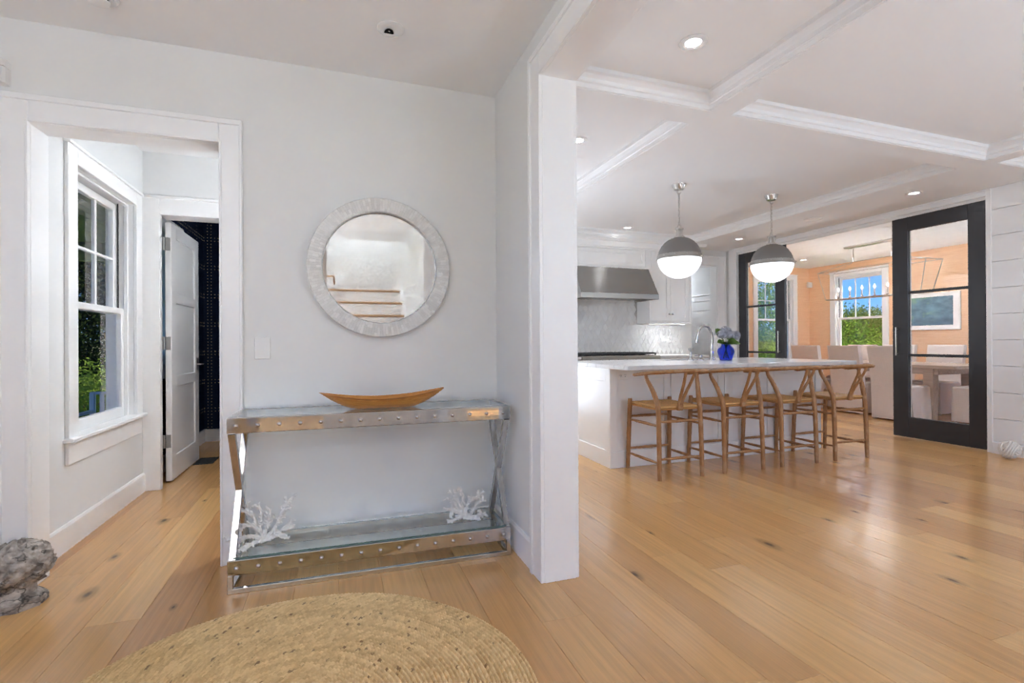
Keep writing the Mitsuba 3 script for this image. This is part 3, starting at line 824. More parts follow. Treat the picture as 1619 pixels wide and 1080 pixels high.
# outer shell, so that no daylight leaks in through the roof
struct('roof', cat(bx(HALL_L - 0.3, -0.4, BACK - 0.3, 8.4, 2.86, 2.95), bx(BX1, FX + 0.2, BACK - 0.3, 8.4, 2.86, 2.95), bx(-0.4, BX1, -1.0, 8.4, 2.86, 2.95)), 'siding')

# ================================================================== LAMPS
def downlight(x, y, z, label, lit=True, r=0.052, group=None):
    t = thing('recessed_light', label, 'ceiling light', group)
    trim = lathe([(r + 0.020, -0.0005), (r + 0.020, -0.005), (r + 0.004, -0.006), (r, -0.001), (r * 0.86, 0.035), (r * 0.84, 0.036), (r + 0.002, 0.0)], 32, (x, y, z - 0.001))
    # the can is a shallow white cone set just under the ceiling face
    cone = lathe([(r, -0.0055), (r * 0.72, -0.0035), (r * 0.70, -0.0035)], 32, (x, y, z - 0.001))
    part(t, 'trim_ring', lathe([(r + 0.020, 0.0), (r + 0.020, -0.004), (r + 0.012, -0.0065), (r, -0.0065), (r, -0.003)], 32, (x, y, z - 0.0005)), 'plastic_white', smooth=40)
    part(t, 'reflector', lathe([(r, -0.0055), (r * 0.5, -0.0025)], 32, (x, y, z - 0.0005)), 'plastic_white', smooth=True)
    m = disc(r * (0.98 if lit else 0.5), -0.0045 if lit else -0.002, 24)
    m.apply_translation((x, y, z - 0.0005))
    if lit:
        part(t, 'lens', m, 'plastic_white', emitter=light(L_SPOT, (0.95, 0.99, 1.05), 0.5))
    else:
        part(t, 'bulb', m, 'dark_void')
    return t


G1 = 'recessed lights in the kitchen ceiling'
downlight(1.785, 2.185, KC, 'lit recessed light nearest the wide opening, in the front ceiling panel')
downlight(1.785, 3.535, KC, 'lit recessed light just right of the tall white casing')
downlight(3.80, 6.02, KC, 'lit recessed light in front of the range hood')
downlight(5.46, 3.41, KS, 'lit recessed light above the black sliding door on the right')
downlight(5.46, 5.73, KS, 'lit recessed light above the far black sliding door')
downlight(8.35, 7.15, DC - 0.012, 'lit recessed light in the dining room ceiling')
# the hall's own light is off: a tilted dark bulb in a white cone
t = thing('recessed_light', 'unlit recessed light with a dark bulb in the hall ceiling', 'ceiling light')
hx, hy = 0.235, 2.37
part(t, 'trim_ring', lathe([(0.062, 0.0), (0.062, -0.003), (0.055, -0.006), (0.045, -0.006), (0.043, -0.004)], 40, (hx, hy, HC - 0.0005)), 'plastic_white', smooth=40)
part(t, 'reflector', lathe([(0.0445, -0.0055), (0.028, -0.0015), (0.001, -0.0015)], 40, (hx, hy, HC - 0.0005)), 'plastic_white', smooth=40)
a = np.linspace(0, np.pi, 20)
half = [(hx - 0.021 * math.cos(q) * 1.0 - 0.005, hy + 0.030 - 0.034 * math.sin(q)) for q in a]
part(t, 'bulb', prism(half, 'z', HC - 0.0068, HC - 0.0035), 'dark_void')
part(t, 'filament', lathe([(0.0, -0.0015), (0.004, -0.001), (0.005, 0.0)], 12, (hx - 0.005, hy + 0.012, HC - 0.0068)), 'nickel', smooth=True)


def speaker_grille(x, y, z, r, label):
    t = thing('ceiling_speaker', label, 'speaker')
    part(t, 'grille', lathe([(0.0001, -0.004), (r - 0.006, -0.004), (r, 0.0)], 40, (x, y, z - 0.0005)), 'plastic_white', smooth=40)
    part(t, 'rim', lathe([(r - 0.004, 0), (r - 0.004, -0.006), (r + 0.003, -0.006), (r + 0.003, 0)], 40, (x, y, z - 0.0005)), 'plastic_white')


speaker_grille(5.45, 4.53, KS, 0.10, 'round white speaker grille in the kitchen ceiling above the stools')
speaker_grille(7.75, 7.05, DC - 0.012, 0.11, 'round white speaker grille in the dining room ceiling, left of the chandelier')
speaker_grille(7.6, 3.95, DC - 0.012, 0.11, 'round white speaker grille seen through the top pane of the right door')


# ---- pendants over the island
def chain(x, y, z0, z1):
    """Links, alternately turned."""
    n = max(2, int(round((z1 - z0) / 0.036)))
    h = (z1 - z0) / n
    out = []
    for i in range(n):
        zc = z0 + (i + 0.5) * h
        a = np.linspace(0, 2 * np.pi, 15)
        lx, lz = 0.0085 * np.sign(np.cos(a)) * np.abs(np.cos(a)) ** 0.6, (h * 0.62) * np.sin(a)
        pts = np.c_[x + (lx if i % 2 == 0 else 0 * lx), y + (0 * lx if i % 2 == 0 else lx), zc + lz]
        out.append(tube(pts, 0.0026, 5, caps=False))
    return out


def pendant(x, y, label):
    t = thing('pendant_lamp', label, 'pendant lamp', None)
    R, zc = 0.208, 1.962
    part(t, 'canopy', lathe([(0.0, KC), (0.068, KC), (0.066, KC - 0.010), (0.052, KC - 0.042), (0.047, KC - 0.052), (0.0, KC - 0.054)], 32, (x, y, 0)), 'nickel', smooth=35)
    a = np.linspace(0, 2 * np.pi, 20)
    part(t, 'ring', cat(tube(np.c_[x + 0.021 * np.cos(a), np.full(20, y), KC - 0.073 + 0.021 * np.sin(a)], 0.0035, 6, caps=False), tube(np.c_[x + 0.020 * np.cos(a), np.full(20, y), 2.262 + 0.022 * np.sin(a)], 0.0035, 6, caps=False)), 'nickel', smooth=True)
    for m in chain(x, y, 2.278, KC - 0.09):
        part(t, 'chain_link', m, 'nickel', smooth=True)
    neck = [lathe([(0.0, 2.246), (0.043, 2.246), (0.043, 2.234), (0.0, 2.234)], 28, (x, y, 0)), lathe([(0.0, 2.170), (0.050, 2.166), (0.054, 2.150), (0.0, 2.149)], 28, (x, y, 0))]
    for q in range(4):
        an = q * np.pi / 2 + 0.5
        neck.append(tube([(x + 0.028 * math.cos(an), y + 0.028 * math.sin(an), 2.165), (x + 0.028 * math.cos(an), y + 0.028 * math.sin(an), 2.24)], 0.009, 10))
    part(t, 'neck', cat(neck), 'nickel', smooth=40)
    th = np.linspace(np.radians(8), np.radians(90), 18)
    part(t, 'dome', lathe([(R * math.sin(q), zc + R * math.cos(q) * 0.94) for q in th] + [((R - 0.004) * math.sin(q), zc + (R - 0.004) * math.cos(q) * 0.94) for q in th[::-1]], 56, (x, y, 0)), 'pewter', smooth=True)
    part(t, 'band', lathe([(R - 0.002, zc + 0.016), (R + 0.008, zc + 0.014), (R + 0.010, zc - 0.018), (R + 0.016, zc - 0.022), (R + 0.016, zc - 0.030), (R - 0.004, zc - 0.030)], 56, (x, y, 0)), 'pewter_band', smooth=35)
    for q in range(12):
        an = q * np.pi / 6 + 0.2
        b = trimesh.creation.icosphere(1, 0.0055)
        b.apply_translation((x + (R + 0.009) * math.cos(an), y + (R + 0.009) * math.sin(an), zc - 0.003))
        part(t, 'screw', b, 'nickel', smooth=True)
    for an in (-1.15, 1.99):
        part(t, 'latch', tube([(x + (R + 0.006) * math.cos(an), y + (R + 0.006) * math.sin(an), zc - 0.02), (x + (R + 0.04) * math.cos(an), y + (R + 0.04) * math.sin(an), zc - 0.022)], 0.007, 8), 'nickel', smooth=True)
    Rg = R + 0.006
    ph = np.linspace(np.radians(92), np.radians(180), 20)
    part(t, 'globe', lathe([(Rg * math.sin(q), zc - 0.022 + Rg * 0.94 * math.cos(q)) for q in ph][::-1], 56, (x, y, 0)), 'plastic_white', smooth=True, emitter=light(L_KITCHEN, (0.93, 0.99, 1.07), 3.0))
    return t


pendant(3.262, 4.22, 'round grey-domed pendant with a lit white bowl, nearer the range hood')
pendant(4.468, 4.22, 'round grey-domed pendant with a lit white bowl, in front of the far black door')


# ---- unseen fill lamps added for the hall, stairwell, living side and further rooms
def added_globe_lamp(x, y, z, top, r, level, label, w, tint=COOL):  # unseen lamp, added only to fill the rooms with light
    t = thing('added_globe_lamp', label, 'pendant lamp')
    part(t, 'rod', cat(tube([(x, y, z + r * 0.97), (x, y, top)], 0.007, 8), lathe([(0.0, top - 0.02), (0.06, top - 0.02), (0.06, top), (0, top)], 24, (x, y, 0))), 'nickel', smooth=40)
    s = trimesh.creation.icosphere(3, r)
    s.apply_translation((x, y, z))
    part(t, 'globe', s, 'plastic_white', smooth=True, emitter=light(level, tint, w))


added_globe_lamp(-1.15, -0.35, 1.95, HC, 0.20, L_GLOBE, 'added white globe lamp hanging in the hall behind the camera', 8.0, WARM)
added_globe_lamp(0.25, -2.1, 4.3, 5.6, 0.22, L_STAIR, 'added white globe lamp hanging in the stairwell', 3.0)
added_globe_lamp(4.6, -1.3, 2.1, KC - 0.001, 0.22, L_LIVING, 'added white globe lamp on the living side, nearer the opening', 8.0, COOLER)
added_globe_lamp(1.55, 5.25, 1.25, KC - 0.001, 0.20, L_NOOK, 'added white globe lamp in the part of the kitchen hidden by the tall casing', 5.0)
added_globe_lamp(2.9, -2.6, 2.1, KC - 0.001, 0.22, L_LIVING, 'added white globe lamp on the living side, nearer the windows', 4.0, COOLER)
added_globe_lamp(5.6, 7.85, 2.1, 2.6, 0.13, 17.0, 'added white globe lamp in the passage behind the kitchen', 1.0)

def added_torchiere(x, y, h, r, level, tint, label, w):  # unseen stand lamp added to throw light on the ceiling
    t = thing('added_floor_lamp', label, 'added floor lamp')
    part(t, 'foot', lathe([(0.0, 0.03), (0.05, 0.03), (0.14, 0.012), (0.15, 0.0), (0, 0)], 32, (x, y, 0)), 'nickel', smooth=40)
    part(t, 'pole', tube([(x, y, 0.02), (x, y, h - 0.06)], 0.012, 10), 'nickel', smooth=40)
    part(t, 'bowl', lathe([(0.0, h - 0.085), (r * 0.5, h - 0.07), (r * 0.9, h - 0.03), (r + 0.01, h), (r, h)], 40, (x, y, 0)), 'nickel', smooth=40)
    m = disc(r, h - 0.006, 32, down=False)
    m.apply_translation((x, y, 0))
    part(t, 'light', m, 'plastic_white', emitter=light(level, tint, w))


added_torchiere(-1.45, -0.35, 1.72, 0.18, L_UP, COOL, 'uplight floor lamp added in the hall behind the camera', 8.0)
bl = thing('added_bowl_lamp', 'added semi-flush bowl lamp on the hall ceiling above the camera', 'ceiling light')  # added out of view to brighten the hall ceiling
part(bl, 'stem', cat(tube([(-0.5, 0.45, HC), (-0.5, 0.45, 2.27)], 0.012, 10), lathe([(0.0, HC - 0.025), (0.07, HC - 0.02), (0.075, HC), (0, HC)], 24, (-0.5, 0.45, 0))), 'nickel', smooth=40)
part(bl, 'bowl', lathe([(0.0, 2.215), (0.10, 2.225), (0.18, 2.255), (0.215, 2.30), (0.205, 2.30)], 40, (-0.5, 0.45, 0)), 'plastic_white', smooth=40)
m = disc(0.20, 2.294, 32, down=False)
m.apply_translation((-0.5, 0.45, 0))
part(bl, 'light', m, 'plastic_white', emitter=light(L_BOWL, WARM, 8.0))
added_torchiere(5.4, -2.2, 1.62, 0.18, L_UP2, COOLER, 'uplight floor lamp added on the living side, in the corner by the windows', 2.0)


def fill_uplight(x, y, level, tint, label, w):  # unseen can added to wash the ceilings with neutral light
    t = thing('fill_uplight', label, 'added floor lamp')
    part(t, 'can', lathe([(0.0, 0.0), (0.17, 0.0), (0.19, 0.02), (0.19, 0.36), (0.182, 0.36), (0.18, 0.34), (0.0, 0.335)], 40, (x, y, 0)), 'nickel', smooth=40)
    m = disc(0.178, 0.345, 32, down=False)
    m.apply_translation((x, y, 0))
    part(t, 'light', m, 'plastic_white', emitter=light(level, tint, w))


fill_uplight(-1.3, -1.75, L_CAN, COOL, 'added drum uplight on the hall floor behind the camera', 8.0)
fill_uplight(2.5, -0.35, L_CANS, COOLER, 'added drum uplight on the floor of the living side, near the opening', 8.0)
fill_uplight(4.9, -0.35, L_CANS, COOLER, 'added drum uplight on the floor of the living side, near the shiplap wall', 8.0)
fill_uplight(1.55, 4.55, L_CANS * 0.45, COOLER, 'added drum uplight on the kitchen floor, hidden by the tall casing', 5.0)
added_globe_lamp(-0.02, 3.62, 1.65, HC, 0.17, L_HALL, 'added white globe lamp in the little hall, hidden by the mirror wall', 3.0)  # added to light the little hall

added_globe_lamp(-0.45, 5.45, 1.9, HC, 0.12, 14.0, 'added white globe lamp in the powder room, hidden by the wall', 1.0, WARM)  # added to light the open door and the navy walls

added_globe_lamp(7.9, 3.25, 1.95, DC - 0.012, 0.16, 26.0, 'added white globe lamp in the dining room, out of view to the right', 3.0, COOLER)  # added to brighten the dining room

# ================================================================== HALL FURNISHINGS
# ---- console table: chromed frame, studded rails, crossed legs, two glass shelves
CX0, CX1, CYF, CYB, CT = -0.466, 0.840, 2.468, 2.806, 0.773
ct = thing('console_table', 'chrome console table with studded rails, crossed legs and glass shelves', 'console table')
rz_console = math.radians(-1.3)
Mc = trimesh.transformations.rotation_matrix(rz_console, [0, 0, 1], [(CX0 + CX1) / 2, CYF, 0])


def cpart(name, m, bsdf, smooth=False, parent=None, label=None):
    m = m.copy()
    m.apply_transform(Mc)
    return part(parent or ct, name, m, bsdf, smooth, label)


RT = 0.028
up_f = cat(bx(CX0, CX1, CYF, CYF + RT, CT - 0.068, CT, 0.0025), bx(CX0, CX1, CYB - RT, CYB, CT - 0.068, CT, 0.0025), bx(CX0, CX0 + RT, CYF + RT, CYB - RT, CT - 0.068, CT, 0.0025), bx(CX1 - RT, CX1, CYF + RT, CYB - RT, CT - 0.068, CT, 0.0025))
upf = cpart('top_frame', up_f, 'chrome')
LZ0, LZ1 = 0.080, 0.146
lof = cpart('lower_frame', cat(bx(CX0, CX1, CYF, CYF + 0.020, LZ0, LZ1, 0.0025), bx(CX0, CX1, CYB - 0.02, CYB, LZ0, LZ1, 0.0025), bx(CX0, CX0 + 0.02, CYF + 0.02, CYB - 0.02, LZ0 + 0.01, LZ1 - 0.02, 0.002), bx(CX1 - 0.02, CX1, CYF + 0.02, CYB - 0.02, LZ0 + 0.01, LZ1 - 0.02, 0.002)), 'chrome')
cpart('base', cat(bx(CX0, CX1, CYF, CYF + 0.022, 0.0, 0.022, 0.002), bx(CX0, CX1, CYB - 0.022, CYB, 0.0, 0.022, 0.002), bx(CX0, CX0 + 0.022, CYF + 0.022, CYB - 0.022, 0, 0.022, 0.002), bx(CX1 - 0.022, CX1, CYF + 0.022, CYB - 0.022, 0, 0.022, 0.002),
                  bx(CX0, CX0 + 0.022, CYF, CYF + 0.022, 0.02, LZ0, 0.002), bx(CX1 - 0.022, CX1, CYF, CYF + 0.022, 0.02, LZ0, 0.002), bx(CX0, CX0 + 0.022, CYB - 0.022, CYB, 0.02, LZ0, 0.002), bx(CX1 - 0.022, CX1, CYB - 0.022, CYB, 0.02, LZ0, 0.002)), 'chrome')
rv = lathe([(0.0, 0.0085), (0.004, 0.0078), (0.0075, 0.005), (0.0092, 0.0015), (0.0095, 0.0)], 18)
rv.apply_transform(trimesh.transformations.rotation_matrix(math.pi / 2, [1, 0, 0]))
for i in range(15):
    x = -0.430 + i * 0.0879
    cpart('rivet', moved(rv, x, CYF, 0.739), 'nickel', True, upf)
    cpart('rivet', moved(rv, x, CYF, 0.111), 'nickel', True, lof)
for xs in (CX0 + 0.004, CX1 - 0.032):
    for a, b in ((CYF + 0.012, CYB - 0.012), (CYB - 0.012, CYF + 0.012)):
        # a flat bar from one upper corner to the opposite lower corner
        d = np.array([b - a, LZ1 - (CT - 0.068)])
        nrm = np.array([-d[1], d[0]]) / np.linalg.norm(d) * 0.013
        p0, p1 = np.array([a, CT - 0.066]), np.array([b, LZ1 - 0.02])
        poly = [tuple(p0 + nrm), tuple(p1 + nrm), tuple(p1 - nrm), tuple(p0 - nrm)]
        cpart('cross_bar', prism(poly, 'x', xs + (0.0 if a < b else 0.001), xs + (0.028 if a < b else 0.027)), 'chrome')
tg = cpart('glass_top', bx(CX0 + RT + 0.001, CX1 - RT - 0.001, CYF + RT + 0.001, CYB - RT - 0.001, CT - 0.010, CT - 0.001), 'shelf_glass')
lg = cpart('glass_shelf', bx(CX0 + 0.022, CX1 - 0.022, CYF + 0.012, CYB - 0.021, LZ1 + 0.001, LZ1 + 0.009), 'shelf_glass')
cpart('edge', bx(CX0 + 0.022, CX1 - 0.022, CYF + 0.0105, CYF + 0.012, LZ1 + 0.001, LZ1 + 0.009), 'glass_edge', parent=lg, label='green glass edge')
cpart('edge', cat(bx(CX0 + 0.0205, CX0 + 0.022, CYF + 0.012, CYB - 0.02, LZ1 + 0.001, LZ1 + 0.009), bx(CX1 - 0.022, CX1 - 0.0205, CYF + 0.012, CYB - 0.02, LZ1 + 0.001, LZ1 + 0.009)), 'glass_edge', parent=lg, label='green glass edge')

# ---- boat-shaped wooden bowl
def boat():
    ns, nt = 61, 25
    L, W = 0.309, 0.100

    def section(s):
        a = abs(s)
        hw = W * max(1 - a ** 2.3, 0.0) ** 0.72 + 0.0008
        top = 0.052 + 0.038 * a ** 2.0 + (0.004 * s)
        bot = 0.088 * max((a - 0.42) / 0.58, 0.0) ** 1.55
        return hw, min(top, 0.095), min(bot, top - 0.002)
    S = np.sin(np.linspace(-1, 1, ns) * np.pi / 2)
    outer, inner = [], []
    for s in S:
        hw, top, bot = section(s)
        th = np.linspace(-1, 1, nt)
        prof = np.abs(th) ** 2.6
        dx = L * s
        outer.append(np.c_[np.full(nt, dx), hw * np.sign(th) * np.abs(th) ** 0.9, bot + (top - bot) * prof])
        w2 = max(hw - 0.010, hw * 0.3)
        b2 = bot + min(0.013, (top - bot) * 0.5)
        inner.append(np.c_[np.full(nt, dx * 0.965), w2 * np.sign(th) * np.abs(th) ** 0.9, b2 + (top - b2) * prof])
    v = np.vstack(outer + inner)
    f = []
    o2 = ns * nt
    for i in range(ns - 1):
        for j in range(nt - 1):
            a, b, c, d = i * nt + j, i * nt + j + 1, (i + 1) * nt + j + 1, (i + 1) * nt + j
            f += [(a, c, b), (a, d, c), (o2 + a, o2 + b, o2 + c), (o2 + a, o2 + c, o2 + d)]
        for j in (0, nt - 1):
            a, d = i * nt + j, (i + 1) * nt + j
            q = [(a, o2 + a, o2 + d), (a, o2 + d, d)]
            f += q if j else [t[::-1] for t in q]
    for i in (0, ns - 1):
        for j in range(nt - 1):
            a, b = i * nt + j, i * nt + j + 1
            q = [(a, b, o2 + b), (a, o2 + b, o2 + a)]
            f += q if i == 0 else [t[::-1] for t in q]
    m = trimesh.Trimesh(v, np.array(f), process=False)
    if m.volume < 0:
        m.invert()
    return m


one('boat_bowl', moved(boat(), 0.216, 2.625, CT + 0.0005, math.radians(-2)), 'bowl_wood', 'long boat-shaped wooden bowl on the console top', 'bowl', smooth=50)


# ---- corals
def coral(name, branches, org, label, seed, thick=0.0082):
    r = np.random.default_rng(seed)
    ms = []

    def limb(p, rad0, rad1, depth):
        n = max(6, int(np.linalg.norm(np.diff(p, axis=0), axis=1).sum() / 0.005))
        q = smooth_path(p, n)
        q = q + r.normal(0, 0.0009, q.shape)
        q[:, 2] = np.maximum(q[:, 2], rad1 * 0.9 + 0.001)
        rad = np.linspace(rad0, rad1, n) * (1 + r.uniform(-0.22, 0.25, n))
        ms.append(tube(q, rad, 7))
        tip = trimesh.creation.icosphere(1, rad1 * 1.05)
        tip.apply_translation(q[-1])
        ms.append(tip)
        # nubs along the limb, and short fingers towards the tip
        for i in range(2, n):
            for _ in range(2 if depth == 0 else 1):
                if r.random() < 0.75:
                    d = r.normal(0, 1, 3)
                    d /= np.linalg.norm(d)
                    b = trimesh.creation.icosphere(1, r.uniform(0.0032, 0.0055))
                    b.apply_translation(q[i] + d * rad[i] * 0.95)
                    ms.append(b)
        if depth == 0:
            for i in range(n // 3, n, 2):
                if r.random() < 0.8:
                    t = q[min(i + 1, n - 1)] - q[i - 1]
                    t /= np.linalg.norm(t) + 1e-9
                    d = r.normal(0, 1, 3)
                    d -= t * np.dot(d, t)
                    d /= np.linalg.norm(d) + 1e-9
                    ln = r.uniform(0.012, 0.026)
                    e = q[i] + (d * 0.75 + t * 0.65) * ln
                    e[2] = max(e[2], 0.004)
                    limb(np.array([q[i], (q[i] + e) / 2 + r.normal(0, 0.001, 3), e]), rad[i] * 0.62, 0.0036, 1)

    for br in branches:
        p = np.array([(x, y, z) for x, y, z in br], float)
        limb(p, thick * 1.3, thick * 0.72, 0)
    m = cat(ms)
    m.apply_translation(org)
    return one(name, m, 'coral_white', label, 'coral', 'white corals on the console shelf', smooth=50)


K = 0.00031


def c_l(a, b, y=0.0):
    return ((a - 450) * K, y, (735 - b) * K)


b0 = (0.0, 0.0, 0.012)
coral('coral', [
    [b0, c_l(560, 620, 0.005), c_l(690, 400, 0.012), c_l(790, 200, 0.014), c_l(910, 75, 0.016)],
    [c_l(760, 260, 0.013), c_l(770, 170, 0.02), c_l(765, 115, 0.022)],
    [c_l(720, 330, 0.012), c_l(790, 262, 0.0), c_l(835, 258, -0.004)],
    [b0, c_l(490, 560, 0.0), c_l(535, 400, 0.005), c_l(545, 245, 0.004)],
    [c_l(510, 480, 0.003), c_l(570, 420, 0.02), c_l(600, 385, 0.026)],
    [b0, c_l(405, 560, 0.012), c_l(425, 320, 0.018), c_l(390, 215, 0.018), c_l(345, 180, 0.016)],
    [b0, c_l(360, 520, 0.02), c_l(320, 370, 0.026), c_l(215, 270, 0.03), c_l(125, 225, 0.03)],
    [c_l(250, 300, 0.028), c_l(225, 230, 0.03), c_l(218, 180, 0.03)],
    [b0, c_l(330, 470, -0.01), c_l(180, 420, -0.016), c_l(60, 395, -0.02)],
    [c_l(210, 430, -0.014), c_l(130, 480, -0.03), c_l(75, 520, -0.036)],
    [b0, c_l(300, 590, -0.03), c_l(150, 590, -0.04), c_l(5, 590, -0.045)],
    [c_l(220, 590, -0.035), c_l(150, 640, -0.05), c_l(125, 690, -0.052)],
    [b0, c_l(300, 690, -0.045), c_l(190, 700, -0.085), c_l(110, 715, -0.115)],
    [c_l(280, 690, -0.05), c_l(240, 700, -0.08), c_l(230, 718, -0.095)],
    [b0, c_l(600, 620, 0.01), c_l(720, 590, 0.02), c_l(800, 540, 0.03), c_l(850, 490, 0.034)],
    [c_l(720, 590, 0.02), c_l(810, 600, 0.03), c_l(880, 565, 0.04)],
    [b0, c_l(600, 660, -0.005), c_l(720, 640, -0.012), c_l(790, 680, -0.02)],
], (-0.345, 2.640, LZ1 + 0.010), 'white branching coral on the lower shelf beside the left crossed legs', 21)
K2 = 0.00051


def c_r(a, b, y=0.0):
    return ((a - 435) * K2, y, (1050 - b) * K2)


coral('coral', [
    [b0, c_r(400, 950, 0.0), c_r(370, 860, 0.008), c_r(310, 780, 0.012), c_r(285, 755, 0.012)],
    [c_r(345, 820, 0.01), c_r(335, 770, 0.0), c_r(330, 740, -0.002)],
    [b0, c_r(425, 900, 0.015), c_r(428, 820, 0.018), c_r(395, 765, 0.018), c_r(375, 760, 0.016)],
    [c_r(425, 815, 0.018), c_r(412, 770, 0.03), c_r(408, 755, 0.032)],
    [b0, c_r(450, 960, -0.006), c_r(480, 890, -0.008), c_r(525, 840, -0.01), c_r(550, 835, -0.01)],
    [c_r(485, 885, -0.008), c_r(488, 850, -0.018), c_r(490, 822, -0.02)],
    [b0, c_r(520, 1000, 0.006), c_r(580, 900, 0.014), c_r(620, 830, 0.018), c_r(660, 795, 0.02)],
    [c_r(600, 870, 0.015), c_r(605, 820, 0.028), c_r(608, 790, 0.03)],
    [c_r(570, 920, 0.012), c_r(610, 890, 0.0), c_r(650, 850, -0.006)],
    [b0, c_r(370, 970, 0.004), c_r(330, 890, 0.010), c_r(290, 850, 0.016), c_r(260, 825, 0.016)],
    [b0, c_r(350, 960, -0.012), c_r(290, 930, -0.018), c_r(245, 920, -0.022)],
    [c_r(310, 940, -0.016), c_r(285, 960, -0.026), c_r(280, 985, -0.03)],
    [b0, c_r(370, 1015, -0.02), c_r(310, 1030, -0.03), c_r(250, 1040, -0.038)],
    [b0, c_r(520, 1030, -0.014), c_r(590, 1020, -0.022), c_r(645, 1010, -0.03)],
    [c_r(580, 1020, -0.02), c_r(600, 1000, -0.022), c_r(600, 980, -0.02)],
    [b0, c_r(520, 1040, -0.03), c_r(560, 1042, -0.045), c_r(572, 1044, -0.055)],
], (0.633, 2.625, LZ1 + 0.010), 'white branching coral on the lower shelf beside the right crossed legs', 33, 0.0088)

# ---- round mirror
MC, MR0, MR1 = (0.221, 1.512), 0.302, 0.378
mr = thing('round_mirror', 'round wall mirror in a wide pale bone-inlay frame', 'mirror')


def ring_face(r0, r1, y0, y1, n=150):
    a = np.arange(n + 1) / n * 2 * np.pi
    prof = [(r1, y1), (r1, y0 + 0.004), (r1 - 0.004, y0), (r0 + 0.004, y0), (r0, y0 + 0.004), (r0, y1)]
    v, uv = [], []
    for r, y in prof:
        for i in range(n + 1):
            v.append((MC[0] + r * math.cos(a[i]), y, MC[1] + r * math.sin(a[i])))
            uv.append((i / n, (r - r0) / (r1 - r0)))
    f = []
    for k in range(len(prof) - 1):
        for i in range(n):
            A, B, C, D = k * (n + 1) + i, k * (n + 1) + i + 1, (k + 1) * (n + 1) + i + 1, (k + 1) * (n + 1) + i
            f += [(A, B, C), (A, C, D)]
    return trimesh.Trimesh(np.array(v), np.array(f), process=False), np.array(uv)


m, uv = ring_face(MR0, MR1, 2.796, WA0)
part(mr, 'frame', m, 'bone_inlay', uv=uv)
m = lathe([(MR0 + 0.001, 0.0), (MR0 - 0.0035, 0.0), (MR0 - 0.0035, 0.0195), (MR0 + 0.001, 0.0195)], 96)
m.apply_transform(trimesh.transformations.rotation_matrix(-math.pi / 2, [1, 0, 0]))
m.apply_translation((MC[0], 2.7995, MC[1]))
part(mr, 'rim', m, 'hinge_metal')  # dark ring standing in for the shadow line inside the frame
a = np.arange(96) * 2 * np.pi / 96
v = np.vstack([np.c_[MC[0] + MR0 * 1.005 * np.cos(a), np.full(96, 2.818), MC[1] + MR0 * 1.005 * np.sin(a)], [[MC[0], 2.818, MC[1]]]])
part(mr, 'glass', trimesh.Trimesh(v, np.array([(96, j, (j + 1) % 96) for j in range(96)]), process=False), 'mirror_silver')

# ---- light switch
sw = thing('light_switch', 'white light switch on the wall left of the mirror', 'light switch')
part(sw, 'plate', bx(-0.404, -0.330, WA0 - 0.006, WA0, 1.022, 1.137, 0.0025), 'plastic_white')
part(sw, 'rocker', prism([(-0.384, 1.047), (-0.350, 1.047), (-0.350, 1.112), (-0.384, 1.112)], 'y', WA0 - 0.009, WA0 - 0.005), 'plastic_white')

# ---- motion sensor and smoke detector
ms_ = thing('motion_sensor', 'white motion sensor above the door casing at the left edge', 'motion sensor')
part(ms_, 'housing', prism([(-1.440, WA0), (-1.440, WA0 - 0.040), (-1.432, WA0 - 0.052), (-1.385, WA0 - 0.052), (-1.376, WA0 - 0.040), (-1.376, WA0)], 'z', 2.252, 2.352), 'plastic_white')
part(ms_, 'lens', lathe([(0.0, 0.0), (0.025, 0.0), (0.027, 0.004), (0.027, 0.048), (0.024, 0.054), (0, 0.054)], 24, (-1.408, WA0 - 0.044, 2.262)), 'plastic_white', smooth=40)
part(ms_, 'seam', bx(-1.4405, -1.3755, WA0 - 0.0525, WA0 - 0.002, 2.322, 2.3235), 'nickel')
sd = thing('smoke_detector', 'white round smoke detector on the hall ceiling', 'smoke detector')
sx, sy = -0.935, 2.515
part(sd, 'base', lathe([(0.0, HC), (0.070, HC), (0.070, HC - 0.012), (0.062, HC - 0.020), (0.0, HC - 0.020)], 40, (sx, sy, 0)), 'plastic_white', smooth=35)
part(sd, 'chamber', lathe([(0.034, HC - 0.020), (0.034, HC - 0.034), (0.0, HC - 0.034)], 32, (sx, sy, 0)), 'dark_void')
part(sd, 'cap', lathe([(0.0, HC - 0.050), (0.024, HC - 0.048), (0.040, HC - 0.040), (0.042, HC - 0.034), (0.0, HC - 0.033)], 40, (sx, sy, 0)), 'plastic_white', smooth=35)
for q in range(8):
    an = q * np.pi / 4 + 0.3
    part(sd, 'rib', bx(sx + 0.037 * math.cos(an) - 0.003, sx + 0.037 * math.cos(an) + 0.003, sy + 0.037 * math.sin(an) - 0.003, sy + 0.037 * math.sin(an) + 0.003, HC - 0.036, HC - 0.019), 'plastic_white')

# ---- stone finial on the floor
fi = thing('stone_finial', 'weathered stone artichoke finial on the floor beside the left casing', 'finial')
fx, fy = -1.290, 2.695


